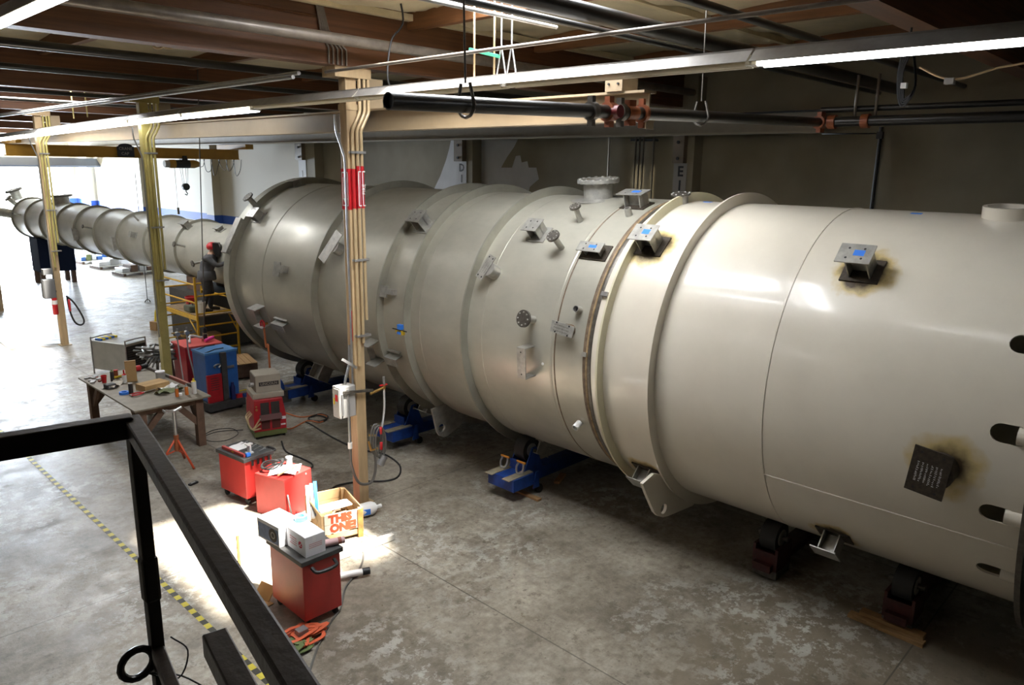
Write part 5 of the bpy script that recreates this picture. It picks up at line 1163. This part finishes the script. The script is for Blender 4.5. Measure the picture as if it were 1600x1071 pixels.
# welding leads and hoses on the floor
def floorline(px, r, m, label, name='floor_cable'): tag(MB().tube(spline([W(a, b, Z=r+.002) for a, b in px], 5), r, 7).build(name, MATS[m]), label, 'cable')
floorline(((478, 660), (487, 664), (520, 684), (560, 702), (600, 710), (624, 727), (622, 745), (600, 752), (560, 753), (525, 760), (514, 772)), .016, 'rubber', 'black cable looping around the foot of the nearest column')
floorline(((445, 645), (470, 652), (500, 648), (512, 653), (500, 660), (480, 658), (455, 670), (440, 668)), .014, 'hose_orange', 'orange hose lying right of the red arc welder')
floorline(((486, 652), (500, 647), (512, 651), (506, 658), (490, 658), (482, 654), (494, 649), (510, 654), (498, 660)), .016, 'rubber', 'small coil of black hose right of the red arc welder')
floorline(((440, 690), (447, 706), (470, 716), (486, 724), (488, 730), (480, 732)), .016, 'rubber', 'black cable between the welder and the middle red cabinet')
floorline(((318, 680), (335, 672), (362, 670), (372, 678), (355, 688), (330, 690), (318, 684), (340, 675), (380, 672)), .007, 'rubber', 'thin wire loop on the floor between the table and the welder')
floorline(((372, 612), (400, 606), (430, 604), (470, 598), (480, 588)), .014, 'tool_yellow', 'yellowish hose on the floor behind the red arc welder')
floorline(((375, 620), (390, 612), (415, 607), (440, 610)), .014, 'rubber', 'black hose on the floor behind the red arc welder')
floorline(((0, 534), (20, 545), (60, 540), (100, 537)), .02, 'hose_white', 'white cable across the floor at the far column')
p = W(302, 757, Z=0); o = thing('pocket_tool', 'small black tool lying on the floor under the jack stand', 'tool', (p.x, p.y, 0), .3); MB().box(-.08, .08, -.03, .03, 0, .03).build('body', MATS['rubber'], o); MB().box(-.04, .04, -.012, .012, .03, .034).build('slot', MATS['galv'], o)
# --- column fittings
db = thing('disconnect_switch', 'grey electrical disconnect box on the nearest column', 'switch', (6.21, 9.46, 0)); zt, zl = W(530, 606, Y=9.4).z, W(530, 655, Y=9.4).z
MB().box(-.16, .12, -.10, .10, zl, zt).build('box', MATS['box_grey'], db, bevel=.01)
MB().box(-.168, -.16, -.085, .085, zl+.03, zt-.03).build('door', MATS['box_grey'], db); MB().box(-.175, -.168, -.05, .01, zt-.22, zt-.12).build('warning_label', MATS['sign_red'], db); MB().box(-.176, -.168, .03, .06, zt-.28, zt-.18).build('yellow_label', MATS['tool_yellow'], db)
MB().box(-.14, -.11, -.12, -.10, zl+.05, zt-.1).build('lever', MATS['galv'], db)
MB().tube(spline([(.0, 0, zt), (.02, 0, zt+.1), (.1, .02, zt+.3), (.13, .03, zt+.6)], 5), .02, 8).build('conduit', MATS['galv'], db)
MB().tube([(-.02, -.1, zt-.05), (-.02, -.11, zl-.3), (-.02, -.11, zl-.42)], .02, 8).build('cord', MATS['galv'], db)
MB().cyl((-.02, -.11, zl-.5), (-.02, -.11, zl-.40), .035, n=10).build('plug', MATS['plastic_white'], db)
zc = zl-.5
cc_ = thing('power_cable', 'thick grey cord looping around the foot of the nearest column', 'cable', (6.19, 9.35, .4)); (MB().tube(spline([(6.19, 9.35, zc), (6.19, 9.33, .75), (6.28, 9.28, .45), (6.5, 9.26, .40), (6.62, 9.30, .62), (6.62, 9.34, 1.0)], 7), .022, 8).build('cord', MATS['hose_grey'], cc_, world=True)); MB().cyl((6.62, 9.34, 1.0), (6.62, 9.34, 1.1), .035, n=10).build('plug', MATS['rubber'], cc_, world=True)
za = W(570, 610, Y=9.35).z
av = thing('air_valve', 'brass air valve with a red handle and hose on the nearest column', 'valve', (6.45, 9.34, za))
MB().bar((-.35, 0, .04), (.18, -.01, -.02), .03, .04).build('strut', MATS['steel_dark'], av)
MB().cyl((.12, -.02, -.07), (.36, -.03, -.02), .022, n=10).build('valve_pipe', MATS['brass'], av)
MB().box(.30, .44, -.05, -.01, .02, .035).build('handle', MATS['sign_red'], av); MB().cyl((.38, -.03, -.04), (.38, -.03, .02), .03, n=10).build('valve_body', MATS['brass'], av); MB().cyl((.38, -.03, .03), (.38, -.03, .16), .022, n=10).build('stub', MATS['galv'], av)
MB().tube(spline([(.38, -.03, -.05), (.37, -.03, -.4), (.30, -.03, -.75)], 5), .016, 8).build('hose', MATS['hose_white'], av)
bb = W(508, 563, Y=9.3)
tag(MB().bar(W(535, 562, Y=9.33), W(557, 575, Y=9.33), .03, .04).build('strut_bar', MATS['galv']), 'short slanted strut bar across the nearest column', 'bar')
hl = thing('air_hose_coil', 'looped grey air hose with red handles hung on the nearest column', 'hose', (6.66, 9.33, 1.05))
for i in range(3): MB().tube([(.03*i+.10*math.cos(k*PI/9), -.02*i, .26*math.sin(k*PI/9)-.03*i) for k in range(18)], .016, 7, closed=True).build('loop', MATS['hose_grey'], hl)
for z in (-.16, .1): MB().cyl((.05, -.07, z), (.05, -.07, z+.12), .022, n=8).build('handle', MATS['sign_red'], hl)
MB().cyl((.02, -.05, -.42), (.12, -.05, -.30), .06, n=10).build('chain_bunch', MATS['galv'], hl)
MB().tube([(-.12, .02, .0), (-.12, -.03, -.14), (.0, -.03, -.14)], .02, 8).tube([(-.12, .02, .1), (.0, -.03, .08)], .02, 8).build('pipe_stub', MATS['brass'], hl)
# fittings of the far column
q = thing('switch_box', 'grey switch box on the far column', 'switch', (6.20, 24.3, W(68, 467, Y=24.3).z)); MB().box(-.16, .14, -.12, .12, 0, .55).build('box', mat('switch_grey', (.13, .13, .13), .7), q, bevel=.02); MB().box(-.17, -.16, -.09, .09, .05, .5).build('door', MATS['switch_grey'], q); MB().box(-.12, .12, -.1, .1, .68, .84).build('upper_box', MATS['switch_grey'], q)
q = thing('fire_extinguisher', 'small red and white extinguisher on the far column', 'extinguisher', (6.28, 24.25, W(76, 493, Y=24.25).z)); MB().lathe([(.06, 0), (.07, .03), (.07, .5), (.03, .58), (.03, .64)], (0, 0, 0), (0, 0, 1), 14).build('cylinder', MATS['sign_red'], q); MB().cyl((0, 0, .3), (0, 0, .42), .072, n=14).build('label', MATS['plastic_white'], q); MB().box(-.02, .08, -.02, .02, .64, .7).build('valve', MATS['rubber'], q)
q = thing('air_hose_coil', 'black hose loop on the far column', 'hose', (6.66, 24.3, 1.1)); MB().tube(spline([(-.05, 0, .35), (.15, 0, .1), (.34, 0, -.4), (.26, 0, -.55), (.1, 0, -.45), (0, 0, -.1), (-.03, 0, .3)], 6), .025, 8).build('loop', MATS['rubber'], q); MB().cyl((0, -.04, -.1), (0, -.04, .25), .03, n=8).build('handle', MATS['sign_red'], q)
# --- rigging hook hung by the far side and stock under the narrow end
a, b = W(229, 430, Y=30), W(231, 475, Y=30); hk = thing('rigging_hook', 'wire sling loop hanging left of the middle column', 'sling', b); MB().cyl((0, 0, .1), (0, 0, 4.9-b.z), .012, n=6).build('wire', MATS['steel_dark'], hk); MB().tube([(.12*math.sin(k*PI/8), 0, -.05+.22*math.cos(k*PI/8)) for k in range(16)], .02, 7, closed=True).build('loop', MATS['steel_dark'], hk)
def stand(x, y0, y1, z, label, w=.55):
    t = thing('saddle_stand', label, 'stand', (VX, (y0+y1)/2, 0)); d = (y1-y0)/2; mm = mat('stand_navy', (.012, .018, .04), .9, spec=.1)
    MB().box(-w, w, -d, d, .55, z).build('box', mm, t)
    for sx in (-1, 1):
        for sy in (-1, 1): MB().box(sx*(w-.1)-.09, sx*(w-.1)+.09, sy*(d-.15)-.09, sy*(d-.15)+.09, 0, .55).build('leg', MATS['old_wood'], t)
stand(VX, 37.0, 38.2, VZ-RS+.12, 'tall dark saddle stand under the far end of the narrow vessel', .7)
t = thing('saddle_stand', 'dark steel box stand under the narrow vessel beside the scaffold', 'stand', (VX, 21.9, 0)); MB().box(-.85, .85, -1.15, 1.15, .1, VZ-RS-.25).build('box', mat('stand_grey', (.06, .055, .05), .6, var=.3), t)
for sx in (-1, 1): MB().box(sx*.7-.1, sx*.7+.1, -1.1, 1.1, 0, .1).build('skid', MATS['old_wood'], t)
for sx in (-1, 1): MB().box(sx*.45-.12, sx*.45+.12, -.5, .5, VZ-RS-.25, VZ-RS+.12).build('chock', MATS['old_wood'], t)
def palletstack(px, py, label, n, cols):
    p = W(px, py, Z=0); p.x = min(p.x, 13.5); t = thing('stock_pallet', label, 'pallet', (p.x, p.y, 0), .1)
    for i in range(5): MB().box(-.9, .9, -.6+i*.26, -.44+i*.26, .12, .15).build('slat', MATS['white_lamp'], t)
    for s in (-.8, 0, .8): MB().box(s-.06, s+.06, -.6, .6, 0, .12).build('bearer', MATS['old_wood'], t)
    for i in range(n): MB().box(-.8+i*1.6/n, -.8+(i+.85)*1.6/n, -.4, .4, .15, .35+.12*(i % 3)).build('stock_piece', MATS[cols[i % len(cols)]], t, bevel=.02)
palletstack(172, 408, 'pallet of blue and green stock far away under the narrow vessel', 6, ('machine_blue', 'olive_base', 'stainless', 'machine_blue'))
palletstack(196, 416, 'long white pallet of stock left of the middle column', 3, ('carton_white', 'stainless'))
palletstack(222, 427, 'pallet of dark timber stock just left of the middle column', 4, ('stainless', 'old_wood'))
# ================================================================ SCAFFOLD AND WORKER
mat('scaf_yellow', (0.58, 0.33, 0.015), 0.45, var=0.2, scale=8)
mat('deck_wood', (0.34, 0.24, 0.14), 0.8, var=0.4, scale=4)
PZ = W(325, 486, Y=19.75).z
fa, fb = W(311, 545, Y=19.2), W(364, 567, Y=19.2)
SX0, SX1, SY0, SY1 = 8.20, 9.28, 19.2, 21.3
sc_ = thing('scaffold', 'yellow rolling scaffold with a plank deck beside the vessel end', 'scaffold', (SX0, SY0, 0)); LX, LY = SX1-SX0, SY1-SY0
def vt_(x, y, z0, z1): MB().cyl((x, y, z0), (x, y, z1), .032, n=12).build('post', MATS['scaf_yellow'], sc_)
vt_(0, 0, .12, PZ+1.02); vt_(LX, 0, .12, PZ+.45); vt_(0, LY, .12, PZ+.6); vt_(LX, LY, .12, PZ+.45)
for z in (.45, .8, PZ-.28, PZ+.05, PZ+.52):
    for y in (0, LY): MB().cyl((0, y, z), (LX, y, z), .022, n=10).build('rung', MATS['scaf_yellow'], sc_)
for x, zz in ((0, (PZ+.34, PZ+.82)), (LX, (PZ+.34,))):
    for z in zz: MB().cyl((x, 0, z), (x, LY, z), .022, n=10).build('guard_rail', MATS['scaf_yellow'], sc_)
for x in (0, LX): MB().box(x-.025, x+.025, 0, LY, PZ-.12, PZ-.02).build('deck_beam', MATS['scaf_yellow'], sc_)
for x in (0, LX): MB().tube([(x, .05, PZ-.5), (x, .5, PZ-.12)], .018, 8).build('brace', MATS['scaf_yellow'], sc_)
for i in range(4): MB().box(.03+i*(LX-.06)/4, .03+(i+.94)*(LX-.06)/4, .0, LY, PZ-.03, PZ).build('plank', MATS['deck_wood'], sc_)
for x in (0, LX):
    for y in (0, LY): MB().cyl((x-.025, y, .07), (x+.025, y, .07), .07, n=16).build('caster', MATS['tyre'], sc_)
def bucket(x, y, m, label, r=.15, h=.36):
    t = thing('bucket', label, 'bucket', (SX0+x, SY0+y, PZ)); MB().lathe([(r*.85, 0), (r, h), (r*.95, h), (r*.8, .01)], (0, 0, 0), (0, 0, 1), 22, closed=True).build('pail', MATS[m], t)
    MB().lathe([(r, h-.05), (r*1.06, h-.04), (r*1.06, h-.01), (r, h)], (0, 0, 0), (0, 0, 1), 22, closed=True).build('rim', MATS[m], t); MB().cyl((0, 0, .005), (0, 0, .02), r*.84, n=20).build('bottom', MATS[m], t)
bucket(.32, 1.05, 'sign_red', 'red bucket on the scaffold deck'); bucket(.30, .45, 'plastic_white', 'white bucket on the scaffold deck beside the red one', .13, .3)
t = thing('tool_bag', 'olive grey tool bag on the scaffold deck', 'bag', (SX0+.18, SY0+.75, PZ)); MB().box(-.14, .14, -.2, .2, 0, .18).build('body', mat('bag', (.12, .13, .09), .8), t, bevel=.05); MB().tube(spline([(0, -.12, .17), (0, -.05, .27), (0, .05, .27), (0, .12, .17)], 4), .014, 7).build('handle', MATS['rubber'], t)
t = thing('welding_hood', 'white rounded welding helmet hanging at the scaffold corner', 'helmet', (SX1+.12, SY0+.1, PZ+.56)); MB().lathe([(.02, .16), (.10, .13), (.16, .04), (.17, -.08), (.15, -.12)], (0, 0, 0), (0, 0, 1), 18).build('shell', MATS['plastic_white'], t); MB().tube([(.16*math.cos(k*PI/8), .16*math.sin(k*PI/8), -.13) for k in range(16)], .02, 7, closed=True).build('brim', MATS['box_grey'], t)
MB().box(-.22, -.10, -.05, .05, -.34, -.14).build('strap', MATS['grille_brown'], t)
t = thing('floor_stool', 'small wooden block stand under the scaffold', 'block', (SX0+.75, SY0+.9, 0)); MB().box(-.18, .18, -.18, .18, .3, .7).build('block', MATS['plank'], t); MB().box(-.15, .15, -.15, .15, 0, .3).build('foot', MATS['old_wood'], t)
p = W(248, 515, Z=0); t = thing('wood_block', 'orange wood block with a yellow clamp left of the middle column', 'block', (p.x, p.y, 0), .3); MB().box(-.2, .2, -.15, .15, 0, .28).build('block', MATS['plank'], t); MB().tube(spline([(-.1, 0, .28), (-.05, 0, .6), (.05, .05, .62), (.1, .05, .28)], 4), .03, 8).build('clamp', MATS['tool_yellow'], t)

def person(loc, rz):
    V, E, Rr = [], [], []
    def add(p, r, par=None):
        V.append(p); Rr.append(r if isinstance(r, tuple) else (r, r)); i = len(V)-1
        if par is not None: E.append((par, i))
        return i
    pel = add((0, 0, .95), (.15, .17)); sp1 = add((.03, 0, 1.12), (.14, .17), pel); ch = add((.09, 0, 1.32), (.155, .20), sp1); up = add((.13, 0, 1.44), (.12, .16), ch); nk = add((.17, 0, 1.53), .065, up); hd = add((.21, 0, 1.63), .095, nk); add((.22, 0, 1.72), .085, hd)
    for s, fx, kx in ((1, .05, .06), (-1, -.06, .02)):
        hip = add((0, s*.10, .88), .115, pel); kn = add((kx, s*.11, .50), .085, hip); an = add((fx-.02, s*.12, .12), .062, kn); hl = add((fx-.01, s*.12, .055), .055, an); add((fx+.10, s*.13, .045), .05, hl); add((fx+.19, s*.135, .035), .035, len(V)-1)
        sh = add((.13, s*.19, 1.40), .085, up); el = add((.33, s*.26, 1.22), .062, sh); wr = add((.56, s*.14, 1.34), .045, el); pm = add((.64, s*.11, 1.37), (.042, .028), wr)
        for k, (dy, L) in enumerate(((-.034, .06), (-.012, .075), (.012, .08), (.034, .07))):
            a = add((.69, s*.10+dy, 1.385+.01*abs(dy)), .011, pm); b = add((.69+L*.5, s*.10+dy*1.1, 1.375), .010, a); add((.69+L*.75, s*.10+dy*1.1, 1.345), .009, b)
        a = add((.63, s*.10-s*.045, 1.40), .012, pm); add((.67, s*.10-s*.065, 1.405), .010, a)
    me = bpy.data.meshes.new('person'); me.from_pydata(V, E, []); o = bpy.data.objects.new('person', me); COL.objects.link(o)
    md = o.modifiers.new('skin', 'SKIN'); md.use_smooth_shade = True
    for i, d in enumerate(me.skin_vertices[0].data): d.radius = Rr[i]; d.use_root = (i == 0)
    sb = o.modifiers.new('sub', 'SUBSURF'); sb.levels = 2; sb.render_levels = 2
    bpy.context.view_layer.update()
    m2 = bpy.data.meshes.new_from_object(o.evaluated_get(bpy.context.evaluated_depsgraph_get())); o.modifiers.clear(); o.data = m2; bpy.data.meshes.remove(me); m2.name = 'person'
    ms = [mat('jacket_grey', (.085, .085, .09), .8, var=.3, scale=9), mat('trousers_grey', (.045, .046, .05), .8, var=.3, scale=9), mat('boots', (.03, .022, .015), .6), mat('skin', (.45, .26, .17), .5), mat('glove', (.35, .32, .28), .7)]
    m2.materials.clear()
    for q in ms: m2.materials.append(q)
    for p in m2.polygons:
        c = p.center; p.use_smooth = True
        p.material_index = 2 if c.z < .10 else 1 if c.z < .90 else 4 if c.x > .555 and c.z < 1.46 else 3 if c.z > 1.50 and c.x > .10 and abs(c.y) < .12 else 0
    o.location = loc; o.rotation_euler.z = rz
    J = ms[0]
    MB().lathe([(.205, 0), (.215, .03), (.19, .22), (.17, .24)], (.02, 0, .83), (0, 0, 1), 22).build('jacket_hem', J, o)
    MB().lathe([(.105, -.02), (.125, .03), (.12, .09), (.06, .15), (.0, .165)], (.19, 0, 1.655), (-.15, 0, 1), 20).build('red_cap', MATS['sign_red'], o)
    hm = MB(); pr = [(.26, .02, 1.80), (.33, 0, 1.80)]
    hm.prism([(.22, -.125, 1.80), (.34, -.105, 1.79), (.39, -.09, 1.62), (.36, -.09, 1.46), (.27, -.125, 1.47), (.22, -.125, 1.62)], (0, .02, 0)).prism([(.22, .105, 1.80), (.34, .085, 1.79), (.39, .07, 1.62), (.36, .07, 1.46), (.27, .105, 1.47), (.22, .105, 1.62)], (0, .02, 0))
    hm.prism([(.34, -.105, 1.79), (.39, -.09, 1.62), (.36, -.09, 1.46), (.345, -.09, 1.46), (.375, -.09, 1.62), (.325, -.105, 1.79)], (0, .2, 0)).prism([(.22, -.125, 1.80), (.34, -.105, 1.79), (.34, -.105, 1.775), (.22, -.125, 1.785)], (0, .23, 0))
    hm.build('welding_mask', MATS['black_paint'], o)
    MB().box(.23, .28, -.05, .05, 1.60, 1.62).box(.285, .30, -.02, .02, 1.565, 1.60).build('face_features', ms[3], o)
    return o
wp_ = W(326, 487, Y=19.75)
pe = person((wp_.x, wp_.y, PZ), -.62)
pe.scale = (1.16, 1.2, 1.02)
tag(pe, 'person in grey work clothes, red cap and black welding mask, reaching to the vessel end', 'person')
# torch held in the hands
tt = local(pe, .73, -.02, 1.36); th_ = tag(MB().cyl(tt, tt+Vector((.16, -.1, .05)), .014, n=8).build('welding_torch', MATS['rubber']), 'dark welding torch held by the person', 'torch')
MB().cyl(tt+Vector((.16, -.1, .05)), tt+Vector((.2, -.12, .02)), .01, n=8).build('nozzle', MATS['brass'], th_)

# ================================================================ FOREGROUND RAILING
mat('rail_black', (0.012, 0.010, 0.009), 0.4, metal=0.2, col2=(0.028, 0.018, 0.012), scale=7, thr=(0.5, 0.75), bump=.1)
gr = thing('guard_rail', 'black steel railing of the mezzanine in the foreground', 'railing', (0.69, 2.08, 3.55))
c = Vector((0, 0, 1.05)); a = W(-5, 700, Z=4.6)-Vector((.69, 2.08, 3.55)); a = c+(a-c)*5
b = W(460, 1071, Z=4.6)-Vector((.69, 2.08, 3.55)); b = c+(b-c)*1.35
d1_ = (a-c).normalized(); d2_ = (b-c).normalized()
MB().bar(a, c+d1_*-.0, .05, .062).build('top_rail', MATS['rail_black'], gr, bevel=.006)
MB().bar(c-d2_*.03, b, .045, .045).build('top_rail', MATS['rail_black'], gr, bevel=.006)
MB().bar((0, 0, 0), (0, 0, 1.03), .036, .036, (1, 0, 0)).build('post', MATS['rail_black'], gr, bevel=.004)
MB().bar((0, 0, .52), (0, 0, .66), .046, .046, (1, 0, 0)).build('clamp', MATS['rail_black'], gr, bevel=.01)
lo = Vector((0, 0, .36)); MB().bar(lo+d2_*.02, lo+(b-c), .036, .036).build('middle_rail', MATS['rail_black'], gr, bevel=.004)
MB().tube([(-.058+.045*math.cos(k*PI/8), -.0, .34+.045*math.sin(k*PI/8)) for k in range(16)], .011, 8, closed=True).build('eye_ring', MATS['rail_black'], gr)
MB().tube(spline([(.03, -.03, .40), (.06, -.07, .36), (.02, -.09, .30), (-.04, -.04, .32), (.04, -.06, .28), (.12, -.12, .2)], 5), .0025, 5).build('tie_wire', MATS['rubber'], gr)
e = W(336, 1003, Z=4.28)-Vector((.69, 2.08, 3.55)); MB().bar(e, e+d2_*.9, .052, .055).build('lower_tube', MATS['rail_black'], gr, bevel=.004)
mz = MB().box(-6, .62, -6, 1.98, 3.35, 3.55).build('mezzanine', MATS['top_black']); tag(mz, 'edge of the mezzanine deck the photo is taken from', kind='structure')
